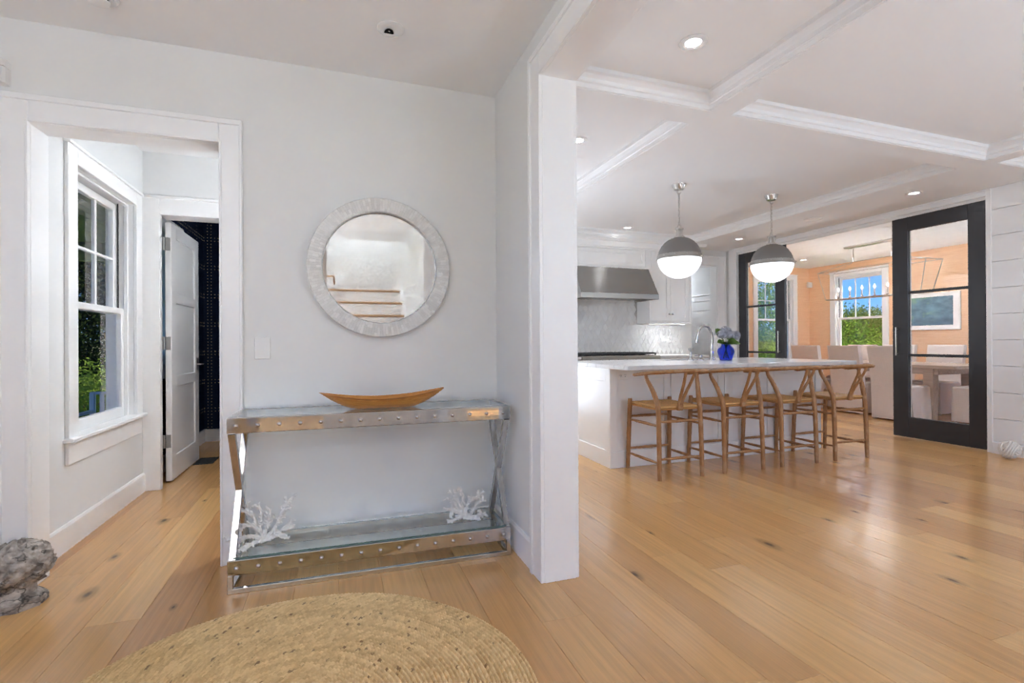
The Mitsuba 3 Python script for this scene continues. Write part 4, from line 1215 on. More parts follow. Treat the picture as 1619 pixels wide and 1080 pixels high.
def artichoke():
    n_lat, n_lon = 70, 140
    th = np.linspace(0.02, np.pi - 0.35, n_lat)
    ph = np.linspace(0, 2 * np.pi, n_lon, endpoint=False)
    TH, PH = np.meshgrid(th, ph, indexing='ij')
    d = np.stack([np.sin(TH) * np.cos(PH), np.sin(TH) * np.sin(PH), np.cos(TH)], -1)
    # overlapping pointed leaves in staggered rows
    row = TH / np.pi * 4.3
    best = np.zeros_like(TH)
    for k in range(-1, 6):
        nl = 7
        off = 0.5 * (k % 2)
        u = (PH / (2 * np.pi) * nl + off) % 1 - 0.5
        v = row - k                     # 0 at the tip (upper end) .. 2 at the root
        w = 0.62 * np.sin(np.clip(v / 1.7, 0, 1) * np.pi * 0.62) + 0.001
        inside = np.clip(1 - (np.abs(u) / w) ** 2.2, 0, 1) * (v > 0) * (v < 1.9)
        hgt = inside ** 0.5 * (1.0 - 0.42 * v) - 0.10 * np.exp(-(u / 0.045) ** 2) * inside
        best = np.maximum(best, np.clip(hgt, 0, 1))
    nz = meshkit.fbm(d * 9.0, 4, 3) - 0.5
    cracks = np.clip(meshkit.noise(d * 7.0, 8) - 0.62, 0, 1)
    r = 0.093 + 0.030 * best + 0.014 * nz - 0.04 * cracks
    p = d * r[..., None] * np.array([1.07, 1.07, 0.88])
    p[..., 2] += 0.171
    p = p.reshape(-1, 3)
    f = []
    for i in range(n_lat - 1):
        for j in range(n_lon):
            k = (j + 1) % n_lon
            A, B, C, D = i * n_lon + j, i * n_lon + k, (i + 1) * n_lon + k, (i + 1) * n_lon + j
            f += [(A, D, C), (A, C, B)]
    top = len(p)
    p = np.vstack([p, [[0, 0, p[:n_lon, 2].mean()]]])
    f += [(top, j, (j + 1) % n_lon) for j in range(n_lon)]
    return trimesh.Trimesh(p, np.array(f), process=False)


part(fi, 'bud', moved(artichoke(), fx, fy), 'stone', smooth=40)
nk = lathe([(0.0, 0.095), (0.056, 0.095), (0.060, 0.085), (0.062, 0.055), (0.074, 0.045), (0.082, 0.036), (0.0, 0.034)], 48, (0, 0, 0))
part(fi, 'neck', moved(nk, fx, fy), 'stone', smooth=40)
oc = [(0.098 * math.cos(q * np.pi / 4 + np.pi / 8), 0.098 * math.sin(q * np.pi / 4 + np.pi / 8)) for q in range(8)]
part(fi, 'foot', moved(cat(prism(oc, 'z', 0.0, 0.030), prism([(x * 0.94, y * 0.94) for x, y in oc], 'z', 0.030, 0.037)), fx, fy), 'stone')

# ---- braided jute rug
RC, RR = (-0.158, 1.570), 0.766
nr, na = 520, 1300
rr = np.linspace(0.01, RR, nr)
aa = np.linspace(-np.pi / 2, 1.5 * np.pi, na, endpoint=False)
R2, A2 = np.meshgrid(rr, aa, indexing='ij')
pitch = 0.0295
q = R2 / pitch + A2 / (2 * np.pi)            # one long spiral braid
row, frac = np.floor(q), q - np.floor(q)
arc = R2 * A2
sgn = np.where(frac < 0.5, 1, -1)
half = np.abs(np.sin(frac * 2 * np.pi)) ** 0.8
stitch = 0.5 + 0.5 * np.cos((arc / 0.0145 + sgn * (np.abs(frac - 0.5) * 1.1) + 0.5 * (sgn > 0) + row * 0.37) * 2 * np.pi)
hgt = 0.002 + half * (0.0075 + 0.0050 * stitch) + 0.0008 * (meshkit.noise(np.stack([R2 * 40 * np.cos(A2), R2 * 40 * np.sin(A2), 0 * R2], -1), 4) - 0.5)
hgt *= np.clip((RR - R2) / 0.006, 0.02, 1) ** 0.5
wob = 1 + 0.004 * np.sin(3 * A2 + 1) + 0.003 * np.sin(7 * A2)
vx, vy = RC[0] + R2 * wob * np.cos(A2), RC[1] + R2 * wob * np.sin(A2)
v = np.stack([vx, vy, hgt], -1).reshape(-1, 3)
uv = np.stack([arc, q * pitch], -1).reshape(-1, 2)
I, J = np.meshgrid(np.arange(nr - 1), np.arange(na), indexing='ij')
J2 = (J + 1) % na
A, B, C, D = I * na + J, (I + 1) * na + J, (I + 1) * na + J2, I * na + J2
f = np.concatenate([np.stack([A, B, C], -1).reshape(-1, 3), np.stack([A, C, D], -1).reshape(-1, 3)])
rg_ = thing('braided_rug', 'round braided jute rug on the oak floor in front of the console', 'rug')
k = part(rg_, 'braid', trimesh.Trimesh(v, f, process=False), 'jute', smooth=True, uv=uv)
labels[k] = {'kind': 'stuff'}
ms = []
for q_ in range(46):
    an = rng.uniform(0, 2 * np.pi)
    p0 = np.array([RC[0] + (RR - 0.004) * math.cos(an), RC[1] + (RR - 0.004) * math.sin(an), 0.005])
    d = np.array([math.cos(an + rng.uniform(-1, 1)), math.sin(an + rng.uniform(-1, 1)), 0])
    L = rng.uniform(0.006, 0.018)
    ms.append(tube([p0, p0 + d * L * 0.5 + [0, 0, 0.004], p0 + d * L], 0.0006, 4))
k = part(rg_, 'loose_fibres', cat(ms), 'jute')
labels[k] = {'kind': 'stuff'}

# ================================================================== KITCHEN
# ---- island
IX0, IX1, IY0, IY1 = 2.224, 4.690, 3.822, 4.62
ZT = 0.905
isl = thing('kitchen_island', 'white panelled kitchen island behind the four stools', 'kitchen island')
part(isl, 'body', bx(IX0 + 0.014, IX1 - 0.014, IY0 + 0.014, IY1, 0.0, ZT - 0.036), 'cabinet_paint')
part(isl, 'plinth', cat(bx(IX0, IX1, IY0, IY0 + 0.014, 0.0, 0.145, 0.002), bx(IX0, IX0 + 0.014, IY0 + 0.014, IY1, 0.0, 0.145, 0.002), bx(IX1 - 0.014, IX1, IY0 + 0.014, IY1, 0.0, 0.145, 0.002)), 'cabinet_paint')


def frame_panel(x0, x1, y0, y1, z0, z1, sx0, sx1, top, axis):
    """Stiles and a top rail proud of the body."""
    if axis == 'x':
        return cat(bx(x0, x0 + sx0, y0, y1, z0, z1, 0.002), bx(x1 - sx1, x1, y0, y1, z0, z1, 0.002), bx(x0 + sx0 - 0.001, x1 - sx1 + 0.001, y0, y1, z1 - top, z1, 0.002))
    return cat(bx(x0, x1, y0, y0 + sx0, z0, z1, 0.002), bx(x0, x1, y1 - sx1, y1, z0, z1, 0.002), bx(x0, x1, y0 + sx0 - 0.001, y1 - sx1 + 0.001, z1 - top, z1, 0.002))


edges = [IX0, 2.852, 3.458, 4.058, IX1]
for i, (a, b) in enumerate(zip(edges[:-1], edges[1:])):
    part(isl, 'front_panel', frame_panel(a + (0.0 if i == 0 else 0.002), b - (0.0 if i == 3 else 0.002), IY0, IY0 + 0.014, 0.145, ZT - 0.036, 0.07, 0.07, 0.09, 'x'), 'cabinet_paint')
part(isl, 'end_panel', frame_panel(IX0, IX0 + 0.014, IY0 + 0.014, IY1, 0.145, ZT - 0.036, 0.06, 0.07, 0.115, 'y'), 'cabinet_paint')
part(isl, 'end_panel', frame_panel(IX1 - 0.014, IX1, IY0 + 0.014, IY1, 0.145, ZT - 0.036, 0.06, 0.07, 0.115, 'y'), 'cabinet_paint')
SKX0, SKX1, SKY0, SKY1 = 3.25, 4.02, 4.40, 4.66
TX0, TX1, TY0, TY1 = 2.205, 4.770, 3.500, 4.78
top = one('island_worktop', cat(bx(TX0, TX1, TY0, SKY0, ZT - 0.036, ZT + 0.001, 0.004), bx(TX0, SKX0, SKY0 - 0.0005, TY1, ZT - 0.036, ZT + 0.001, 0.003), bx(SKX1, TX1, SKY0 - 0.0005, TY1, ZT - 0.036, ZT + 0.001, 0.003), bx(SKX0 - 0.001, SKX1 + 0.001, SKY1, TY1, ZT - 0.036, ZT + 0.001, 0.003)),
          'marble', 'long white marble worktop with grey veins on the island', 'worktop')
sk_ = thing('sink', 'steel sink set into the marble island', 'sink')
part(sk_, 'basin', cat(bx(SKX0 - 0.01, SKX0, SKY0 - 0.01, SKY1 + 0.01, 0.70, ZT - 0.036), bx(SKX1, SKX1 + 0.01, SKY0 - 0.01, SKY1 + 0.01, 0.70, ZT - 0.036), bx(SKX0, SKX1, SKY0 - 0.01, SKY0, 0.70, ZT - 0.036), bx(SKX0, SKX1, SKY1, SKY1 + 0.01, 0.70, ZT - 0.036), bx(SKX0, SKX1, SKY0, SKY1, 0.69, 0.70)), 'stainless')


def outlet(name, m4, label, w=0.115, h=0.072, n=2):
    """A flat outlet plate in local (u, out, z), placed by m4."""
    t = thing(name, label, 'power outlet')

    def w_(m):
        m = m.copy()
        m.apply_transform(m4)
        return m
    part(t, 'plate', w_(bx(-w / 2, w / 2, 0.0, 0.006, -h / 2, h / 2, 0.002)), 'plastic_white')
    for i in range(n):
        c = (i - (n - 1) / 2) * (w / (n + 0.7))
        part(t, 'socket', w_(cat(bx(c - 0.016, c + 0.016, 0.006, 0.0075, -0.017, 0.017, 0.0006))), 'plastic_white')
        part(t, 'slot', w_(cat(bx(c - 0.0085, c - 0.0055, 0.0075, 0.0078, -0.001, 0.009), bx(c + 0.0055, c + 0.0085, 0.0075, 0.0078, -0.001, 0.009), bx(c - 0.003, c + 0.003, 0.0075, 0.0078, -0.011, -0.006))), 'dark_void')


Mo = np.eye(4)
Mo[:3, 1] = (0, -1, 0)
Mo[:3, 0] = (-1, 0, 0)
Mo[:3, 3] = (2.350, IY0, 0.806)
outlet('power_outlet', Mo, 'white double outlet under the marble edge of the island')

# ---- tap set
fk = thing('kitchen_tap', 'tall polished gooseneck tap behind the island worktop', 'tap')
fx_, fy_ = 3.735, 4.30
gp = [(fx_, fy_, ZT + 0.07), (fx_, fy_, 1.10), (fx_ - 0.005, fy_, 1.17), (fx_ - 0.045, fy_, 1.243), (fx_ - 0.10, fy_, 1.266), (fx_ - 0.155, fy_, 1.243), (fx_ - 0.19, fy_, 1.17), (fx_ - 0.197, fy_, 1.098)]
part(fk, 'spout', tube(smooth_path(gp, 48), 0.0125, 14), 'chrome', smooth=50)
part(fk, 'nozzle', tube([(fx_ - 0.197, fy_, 1.102), (fx_ - 0.198, fy_, 1.088)], 0.0145, 14), 'chrome', smooth=40)
part(fk, 'post', lathe([(0.0, 1.000), (0.018, 0.998), (0.020, 0.985), (0.020, ZT + 0.035), (0.026, ZT + 0.028), (0.026, ZT + 0.016), (0.032, ZT + 0.010), (0.032, ZT + 0.001), (0, ZT + 0.001)], 28, (fx_, fy_, 0)), 'chrome', smooth=40)
hd = thing('tap_handle', 'polished lever handle between tap and sprayer', 'tap handle')
part(hd, 'post', lathe([(0.0, 0.958), (0.013, 0.956), (0.016, 0.945), (0.012, 0.93), (0.018, ZT + 0.02), (0.030, ZT + 0.010), (0.030, ZT + 0.001), (0, ZT + 0.001)], 24, (3.584, fy_, 0)), 'chrome', smooth=40)
part(hd, 'lever', tube([(3.584, fy_, 0.957), (3.54, fy_ - 0.01, 0.96), (3.495, fy_ - 0.02, 0.955)], [0.007, 0.006, 0.004], 10), 'chrome', smooth=40)
sp = thing('side_sprayer', 'polished side sprayer left of the tap', 'sprayer')
part(sp, 'holder', lathe([(0.0, ZT + 0.045), (0.012, ZT + 0.043), (0.016, ZT + 0.03), (0.024, ZT + 0.015), (0.034, ZT + 0.010), (0.034, ZT + 0.001), (0, ZT + 0.001)], 24, (3.457, fy_, 0)), 'chrome', smooth=40)
part(sp, 'wand', lathe([(0.0, 1.032), (0.024, 1.030), (0.027, 1.022), (0.020, 1.008), (0.011, 0.998), (0.010, 0.985), (0.013, 0.965), (0.010, 0.945), (0, 0.945)], 24, (3.457, fy_, 0)), 'chrome', smooth=40)

# ---- vase of hydrangeas
vz = ZT + 0.0015
vx_, vy_ = 3.730, 4.10
vase = thing('vase', 'cobalt blue glass vase of pale hydrangeas on the island', 'vase')
vo = [(0.0, 0.0), (0.052, 0.0), (0.058, 0.004), (0.066, 0.030), (0.080, 0.075), (0.083, 0.100), (0.076, 0.122), (0.056, 0.140), (0.045, 0.152), (0.044, 0.168), (0.050, 0.180)]
vi = [(0.046, 0.180), (0.040, 0.168), (0.041, 0.152), (0.052, 0.137), (0.071, 0.120), (0.078, 0.100), (0.075, 0.075), (0.061, 0.030), (0.052, 0.010), (0.0, 0.010)]
part(vase, 'body', lathe(vo + vi, 40, (vx_, vy_, vz)), 'blue_glass', smooth=50)
fl = thing('hydrangea_bouquet', 'pale lilac hydrangea heads and green leaves in the blue vase', 'flowers')


def hydrangea(c, r, seed):
    q = np.random.default_rng(seed)
    ms = []
    for _ in range(85):
        d = q.normal(0, 1, 3)
        d /= np.linalg.norm(d)
        if d[2] < -0.55:
            continue
        p = np.array(c) + d * r * np.array([1, 1, 0.85]) * q.uniform(0.86, 1.06)
        a = np.cross(d, [0.3, 0.2, 0.9])
        a /= np.linalg.norm(a)
        b = np.cross(d, a)
        s = q.uniform(0.011, 0.016)
        th = q.uniform(0, np.pi)
        for k in range(4):
            an = th + k * np.pi / 2
            e = a * math.cos(an) + b * math.sin(an)
            g = -a * math.sin(an) + b * math.cos(an)
            vv = np.array([p, p + e * s * 0.6 + g * s * 0.5 + d * 0.004, p + e * s * 1.2 - d * 0.002, p + e * s * 0.6 - g * s * 0.5 + d * 0.003])
            ms.append(trimesh.Trimesh(vv, np.array([[0, 1, 2], [0, 2, 3]]), process=False))
    core = trimesh.creation.icosphere(2, r * 0.80)
    core.vertices *= np.array([1, 1, 0.85])
    core.apply_translation(c)
    ms.append(core)
    return cat(ms)


for i, (dx, dy, dz, r) in enumerate(((-0.06, -0.02, 0.262, 0.055), (0.005, -0.05, 0.262, 0.052), (0.02, 0.03, 0.300, 0.055), (0.085, -0.03, 0.255, 0.052), (0.135, 0.02, 0.238, 0.048), (-0.02, 0.06, 0.285, 0.05))):
    part(fl, 'flower_head', hydrangea((vx_ + dx, vy_ + dy, vz + dz), r, 50 + i), 'petal' if i != 4 else 'petal_pale')


def leaf(base, tip, width, droop=0.0, up=(-0.45, -0.6, 0.65)):
    base, tip = np.array(base, float), np.array(tip, float)
    d = tip - base
    s = np.cross(d, up)
    s = s / np.linalg.norm(s)
    n = np.cross(s, d)
    n = n / np.linalg.norm(n)
    L = 12
    v, f = [], []
    for i in range(L + 1):
        t = i / L
        w = width * math.sin(math.pi * t ** 0.8) ** 0.8 if 0 < t < 1 else 0.0008
        mid = base + d * t + np.array([0, 0, -droop * t * t])
        v += [mid - s * w + n * w * 0.22, mid, mid + s * w + n * w * 0.22]
    for i in range(L):
        for j in range(2):
            a, b, c, e = i * 3 + j, i * 3 + j + 1, (i + 1) * 3 + j + 1, (i + 1) * 3 + j
            f += [(a, b, c), (a, c, e)]
    return trimesh.Trimesh(np.array(v), np.array(f), process=False)


for (b_, t_, w_) in (((0, 0, 0.18), (-0.15, -0.05, 0.19), 0.045), ((0, 0, 0.18), (-0.13, -0.09, 0.20), 0.045), ((-0.05, 0.02, 0.25), (-0.115, 0.02, 0.335), 0.04), ((0.02, 0, 0.18), (0.10, -0.06, 0.20), 0.04), ((0.04, 0, 0.19), (0.16, -0.03, 0.18), 0.035),
                     ((0, -0.02, 0.18), (0.02, -0.12, 0.21), 0.045), ((0, 0, 0.18), (-0.06, -0.11, 0.20), 0.04), ((0.06, 0.02, 0.2), (0.15, 0.06, 0.21), 0.04)):
    part(fl, 'leaf', leaf((vx_ + b_[0], vy_ + b_[1], vz + b_[2]), (vx_ + t_[0], vy_ + t_[1], vz + t_[2]), w_, 0.01), 'leaf_house', smooth=True)
for i in range(6):
    an = i * 1.05
    part(fl, 'stem', tube([(vx_ - 0.03 * math.cos(an), vy_ - 0.03 * math.sin(an), vz + 0.02), (vx_ + 0.02 * math.cos(an), vy_ + 0.02 * math.sin(an), vz + 0.18), (vx_ + 0.05 * math.cos(an), vy_ + 0.05 * math.sin(an), vz + 0.25)], 0.003, 6), 'leaf_house')

# ---- bar stools with curved arm rails and woven seats
def make_stool(label):
    t = thing('bar_stool', label, 'bar stool', 'bar stools along the island')
    W = 'stool_wood'
    for s in (-1, 1):
        bp = [(s * 0.206, -0.222, 0.0), (s * 0.204, -0.217, 0.25), (s * 0.201, -0.208, 0.50), (s * 0.201, -0.200, 0.58), (s * 0.211, -0.176, 0.66), (s * 0.231, -0.142, 0.745), (s * 0.247, -0.116, 0.80), (s * 0.251, -0.108, 0.838)]
        q = smooth_path(bp, 30)
        hz = q[:, 2]
        rad = np.interp(hz, [0, 0.1, 0.5, 0.6, 0.75, 0.84], [0.0165, 0.018, 0.0195, 0.021, 0.0175, 0.013])
        part(t, 'leg', tube(q, rad, 12), W, smooth=50)
        fq = [(s * 0.214, 0.222, 0.0), (s * 0.210, 0.212, 0.30), (s * 0.204, 0.198, 0.600), (s * 0.204, 0.198, 0.610)]
        part(t, 'leg', tube(fq, [0.0155, 0.0195, 0.0185, 0.015], 12), W, smooth=50)
    ar = [(-0.262, 0.045, 0.824), (-0.274, -0.04, 0.834), (-0.272, -0.13, 0.846), (-0.238, -0.235, 0.858), (-0.145, -0.312, 0.868), (0, -0.340, 0.872), (0.145, -0.312, 0.868), (0.238, -0.235, 0.858), (0.272, -0.13, 0.846), (0.274, -0.04, 0.834), (0.262, 0.045, 0.824)]
    q = smooth_path(ar, 64)
    rad = 0.019 + 0.004 * np.cos(np.linspace(-1, 1, 64) * np.pi * 0.5)
    rad[0] = rad[-1] = 0.012
    part(t, 'arm_rail', tube(q, rad, 12, flat=0.66), W, smooth=50)
    sp_ = []
    for s in (-1, 1):
        pp = smooth_path([(s * 0.010, -0.205, 0.548), (s * 0.013, -0.224, 0.62), (s * 0.027, -0.285, 0.74), (s * 0.043, -0.340, 0.862)], 16)
        sp_.append(tube(pp, np.interp(np.linspace(0, 1, 16), [0, 0.3, 1], [0.017, 0.0155, 0.0135]), 8, flat=0.62, up=(0, 1, 0)))
    sp_.append(bx(-0.022, 0.022, -0.224, -0.200, 0.545, 0.600, 0.006))
    part(t, 'back_splat', cat(sp_), W, smooth=50)
    part(t, 'splat_clip', bx(-0.026, 0.026, -0.227, -0.200, 0.556, 0.580, 0.004), W)

    def rung(a, b):
        a, b = np.array(a), np.array(b)
        tt = np.linspace(0, 1, 9)
        return tube(a + (b - a) * tt[:, None], 0.0075 + 0.0045 * np.sin(tt * np.pi), 10)
    for z in (0.135, 0.430):
        for s in (-1, 1):
            part(t, 'stretcher', rung((s * 0.206, -0.215 + z * 0.02, z), (s * (0.213 - z * 0.012), 0.218 - z * 0.03, z)), W, smooth=True)
    for z in (0.165, 0.462):
        part(t, 'stretcher', rung((-0.205, -0.216 + z * 0.015, z), (0.205, -0.216 + z * 0.015, z)), W, smooth=True)
    for z in (0.175, 0.455):
        part(t, 'stretcher', rung((-0.211, 0.218 - z * 0.035, z), (0.211, 0.218 - z * 0.035, z)), W, smooth=True)
    # woven seat: cord wrapped over four rails, dished to the middle
    n = 41
    g = np.linspace(-1, 1, n)
    U, V = np.meshgrid(g, g, indexing='ij')
    hw = 0.192 + 0.014 * (V + 1) / 2
    X, Y = U * hw, np.where(V < 0, V * 0.205, V * 0.205)
    m_ = np.maximum(np.abs(U), np.abs(V))
    edge = np.sqrt(np.clip(1 - ((m_ - 0.90) / 0.10).clip(0, 1) ** 2, 0, 1))
    dish = 0.016 * (1 - m_ ** 2)
    ztop = 0.568 + 0.019 * edge - dish + 0.004 * (V > 0) * V
    zbot = 0.566 - 0.019 * edge + 0.004 * (V > 0) * V
    vt = np.stack([X, Y, ztop], -1).reshape(-1, 3)
    vb = np.stack([X, Y, zbot], -1).reshape(-1, 3)
    # the cords run parallel to the nearest rail; uv picks the direction in the material
    du = np.where(np.abs(U) > np.abs(V), np.abs(X), 0)
    dv = np.where(np.abs(U) > np.abs(V), 0, np.abs(Y))
    uvt = np.stack([Y * (np.abs(U) <= np.abs(V)) * 0 + np.where(np.abs(U) > np.abs(V), X, 0), np.where(np.abs(U) > np.abs(V), 0, Y)], -1).reshape(-1, 2)
    f = []
    N = n * n
    for i in range(n - 1):
        for j in range(n - 1):
            a, b, c, d = i * n + j, (i + 1) * n + j, (i + 1) * n + j + 1, i * n + j + 1
            f += [(a, b, c), (a, c, d), (N + a, N + c, N + b), (N + a, N + d, N + c)]
    part(t, 'seat', trimesh.Trimesh(np.vstack([vt, vb]), np.array(f), process=False), 'paper_cord', smooth=True, uv=np.vstack([uvt, uvt]))
    return t


SN = ['first bar stool, in front of the outlet at the island corner', 'second bar stool from the island corner, left of the middle', 'third bar stool from the island corner, below the second pendant', 'fourth bar stool, at the dining room end of the island']
SX = [(2.600, 3.580, 0.0), (3.240, 3.580, 0.0), (3.862, 3.583, 0.01), (4.500, 3.583, 0.0)]
st0 = make_stool(SN[0])
for i in (1, 2, 3):
    copy_thing(st0, 'bar_stool', SN[i], (SX[i][0], SX[i][1], 0), rz=SX[i][2])
for k_ in [k_ for k_ in scene if k_.startswith(st0 + '__')]:
    scene[k_] = {**scene[k_], 'to_world': T().translate([SX[0][0], SX[0][1], 0])}

# ---- range, hood, cabinets on the back wall
FYC = 5.985
rgx0, rgx1 = 3.055, 4.275


def shaker(x0, x1, z0, z1, y, rail=0.065):
    """A framed door in the plane y (its face), its panel set back."""
    return cat(bx(x0, x1, y + 0.010, y + 0.018, z0 + 0.01, z1 - 0.01), bx(x0, x0 + rail, y, y + 0.02, z0, z1, 0.0015), bx(x1 - rail, x1, y, y + 0.02, z0, z1, 0.0015), bx(x0 + rail - 0.001, x1 - rail + 0.001, y, y + 0.02, z0, z0 + rail, 0.0015), bx(x0 + rail - 0.001, x1 - rail + 0.001, y, y + 0.02, z1 - rail, z1, 0.0015))


def knob(t, x, y, z):
    m = lathe([(0.0, 0.030), (0.010, 0.028), (0.014, 0.020), (0.010, 0.012), (0.006, 0.008), (0.009, 0.0), (0, 0)], 16)
    m.apply_transform(trimesh.transformations.rotation_matrix(math.pi / 2, [1, 0, 0]))
    part(t, 'knob', moved(m, x, y, z), 'chrome', smooth=50)


rn = thing('range_cooker', 'steel range with black iron grates behind the island', 'range cooker')
part(rn, 'body', bx(rgx0, rgx1, FYC + 0.01, KB - 0.015, 0.02, 0.905, 0.004), 'stainless')
part(rn, 'control_panel', prism([(FYC - 0.03, 0.78), (FYC + 0.01, 0.76), (FYC + 0.01, 0.915), (FYC - 0.015, 0.915), (FYC - 0.035, 0.895)], 'x', rgx0, rgx1), 'stainless')
for i in range(8):
    m = lathe([(0.0, 0.03), (0.018, 0.028), (0.022, 0.0), (0, 0)], 18)
    m.apply_transform(trimesh.transformations.rotation_matrix(math.pi / 2, [1, 0, 0]))
    part(rn, 'knob', moved(m, rgx0 + 0.12 + i * 0.14, FYC - 0.03, 0.84), 'iron_black', smooth=40)
part(rn, 'oven_door', bx(rgx0 + 0.02, rgx1 - 0.02, FYC - 0.02, FYC + 0.01, 0.16, 0.75, 0.004), 'stainless')
part(rn, 'oven_handle', tube([(rgx0 + 0.08, FYC - 0.06, 0.70), (rgx1 - 0.08, FYC - 0.06, 0.70)], 0.012, 12), 'stainless', smooth=40)
part(rn, 'cooktop', bx(rgx0 + 0.01, rgx1 - 0.01, FYC + 0.01, KB - 0.06, 0.905, 0.915, 0.002), 'iron_black')
part(rn, 'backguard', bx(rgx0, rgx1, KB - 0.06, KB - 0.015, 0.905, 0.955, 0.004), 'stainless')
for i in range(4):
    gx0, gx1 = rgx0 + 0.02 + i * 0.295, rgx0 + 0.02 + (i + 1) * 0.295 - 0.008
    bars = []
    for q_ in range(5):
        x = gx0 + 0.01 + q_ * (gx1 - gx0 - 0.02) / 4
        bars.append(bx(x - 0.007, x + 0.007, FYC + 0.03, KB - 0.09, 0.934, 0.952, 0.003))
    for y in (FYC + 0.035, (FYC + KB) / 2 - 0.03, KB - 0.10):
        bars.append(bx(gx0, gx1, y - 0.008, y + 0.008, 0.930, 0.950, 0.003))
    for x in (gx0 + 0.012, gx1 - 0.012):
        for y in (FYC + 0.04, KB - 0.10):
            bars.append(bx(x - 0.008, x + 0.008, y - 0.008, y + 0.008, 0.915, 0.935))
    part(rn, 'grate', cat(bars), 'iron_black')
    for y in (FYC + 0.16, KB - 0.23):
        part(rn, 'burner', lathe([(0.0, 0.932), (0.035, 0.930), (0.042, 0.922), (0.042, 0.915), (0, 0.915)], 20, ((gx0 + gx1) / 2, y, 0)), 'iron_black', smooth=40)

hood = thing('range_hood', 'sloped brushed steel hood over the range', 'range hood')
HX0, HX1, HZ, HYF, HYT = 3.055, 4.278, 1.700, 5.985, 6.235
hm = prism([(HYF + 0.004, HZ + 0.068), (HYT, 2.158), (KB - 0.005, 2.158), (KB - 0.005, HZ + 0.068)][::-1], 'x', HX0 + 0.003, HX1 - 0.003)
part(hood, 'canopy', hm, 'brushed_steel', uv=np.c_[np.array(hm.vertices)[:, 0], np.array(hm.vertices)[:, 2] - np.array(hm.vertices)[:, 1]])
part(hood, 'lip', cat(bx(HX0, HX1, HYF, HYF + 0.02, HZ, HZ + 0.070, 0.002), bx(HX0, HX0 + 0.02, HYF + 0.02, KB - 0.005, HZ, HZ + 0.07, 0.002), bx(HX1 - 0.02, HX1, HYF + 0.02, KB - 0.005, HZ, HZ + 0.07, 0.002)), 'stainless')
part(hood, 'baffle', cat(*[bx(HX0 + 0.03 + i * 0.058, HX0 + 0.068 + i * 0.058, HYF + 0.04, KB - 0.03, HZ + 0.028, HZ + 0.04, 0.003) for i in range(20)]), 'stainless')
part(hood, 'baffle_tray', bx(HX0 + 0.02, HX1 - 0.02, HYF + 0.02, KB - 0.01, HZ + 0.042, HZ + 0.05), 'stainless')
for x in (HX0 + 0.3, HX1 - 0.3):
    m = disc(0.03, HZ + 0.0275, 16)
    m.apply_translation((x, HYF + 0.13, 0))
    part(hood, 'lamp', m, 'plastic_white', emitter=light(10.0, (1, 0.95, 0.88), 0.4))

CB = 1.375
uf = 6.25
ucab = thing('upper_cabinet', 'white two-door wall cabinet right of the range hood', 'cabinet')
part(ucab, 'body', bx(4.300, 5.045, uf + 0.022, KB - 0.016, CB, 2.46, 0.002), 'cabinet_paint')
part(ucab, 'face_frame', cat(bx(4.300, 4.330, uf, uf + 0.022, CB, 2.46), bx(5.005, 5.045, uf, uf + 0.022, CB, 2.46), bx(4.330, 5.005, uf, uf + 0.022, CB, CB + 0.028), bx(4.330, 5.005, uf, uf + 0.022, 2.43, 2.46)), 'cabinet_paint')
part(ucab, 'door', shaker(4.333, 4.667, CB + 0.031, 2.427, uf + 0.001), 'cabinet_paint')
part(ucab, 'door', shaker(4.670, 5.002, CB + 0.031, 2.427, uf + 0.001), 'cabinet_paint')
knob(ucab + '__door', 4.640, uf + 0.001, CB + 0.135)
knob(ucab + '__door_001', 4.697, uf + 0.001, CB + 0.135)
strip = bx(4.36, 5.0, 6.34, 6.37, CB - 0.012, CB - 0.001)
ul = thing('under_cabinet_light', 'slim lit strip under the wall cabinet', 'light strip')
part(ul, 'housing', bx(4.35, 5.01, 6.33, 6.38, CB - 0.010, CB - 0.0005), 'plastic_white')
part(ul, 'lens', quad((4.36, 6.335, CB - 0.0105), (4.36, 6.375, CB - 0.0105), (5.0, 6.375, CB - 0.0105), (5.0, 6.335, CB - 0.0105)), 'plastic_white', emitter=light(L_UNDER, (1, 0.97, 0.93), 1.0))
hcab = thing('hood_cabinet', 'white panelled cabinet above the range hood', 'cabinet')
part(hcab, 'body', bx(3.03, 4.30, uf + 0.022, KB - 0.003, 2.158, 2.46, 0.002), 'cabinet_paint')
part(hcab, 'face_frame', cat(bx(3.03, 3.09, uf, uf + 0.022, 2.158, 2.46), bx(4.238, 4.30, uf, uf + 0.022, 2.158, 2.46), bx(3.09, 4.238, uf, uf + 0.022, 2.158, 2.185), bx(3.09, 4.238, uf, uf + 0.022, 2.43, 2.46)), 'cabinet_paint')
part(hcab, 'door', shaker(3.093, 4.235, 2.188, 2.427, uf + 0.001, 0.055), 'cabinet_paint')
lcab = copy_thing(ucab, 'upper_cabinet', 'white two-door wall cabinet left of the range hood, behind the casing', (-2.015, 0, 0))
struct('trim_7', cat(bx(1.06, 5.06, uf - 0.012, KB, 2.46, KS, 0.003), prism([(uf - 0.012, 2.535), (uf - 0.03, 2.545), (uf - 0.05, 2.575), (uf - 0.05, KS), (uf - 0.012, KS)], 'x', 1.06, 5.30), bx(5.045, 5.30, uf - 0.012 + 0.30, KB, 2.49, KS)), 'trim_paint', 'white crown moulding over the wall cabinets')
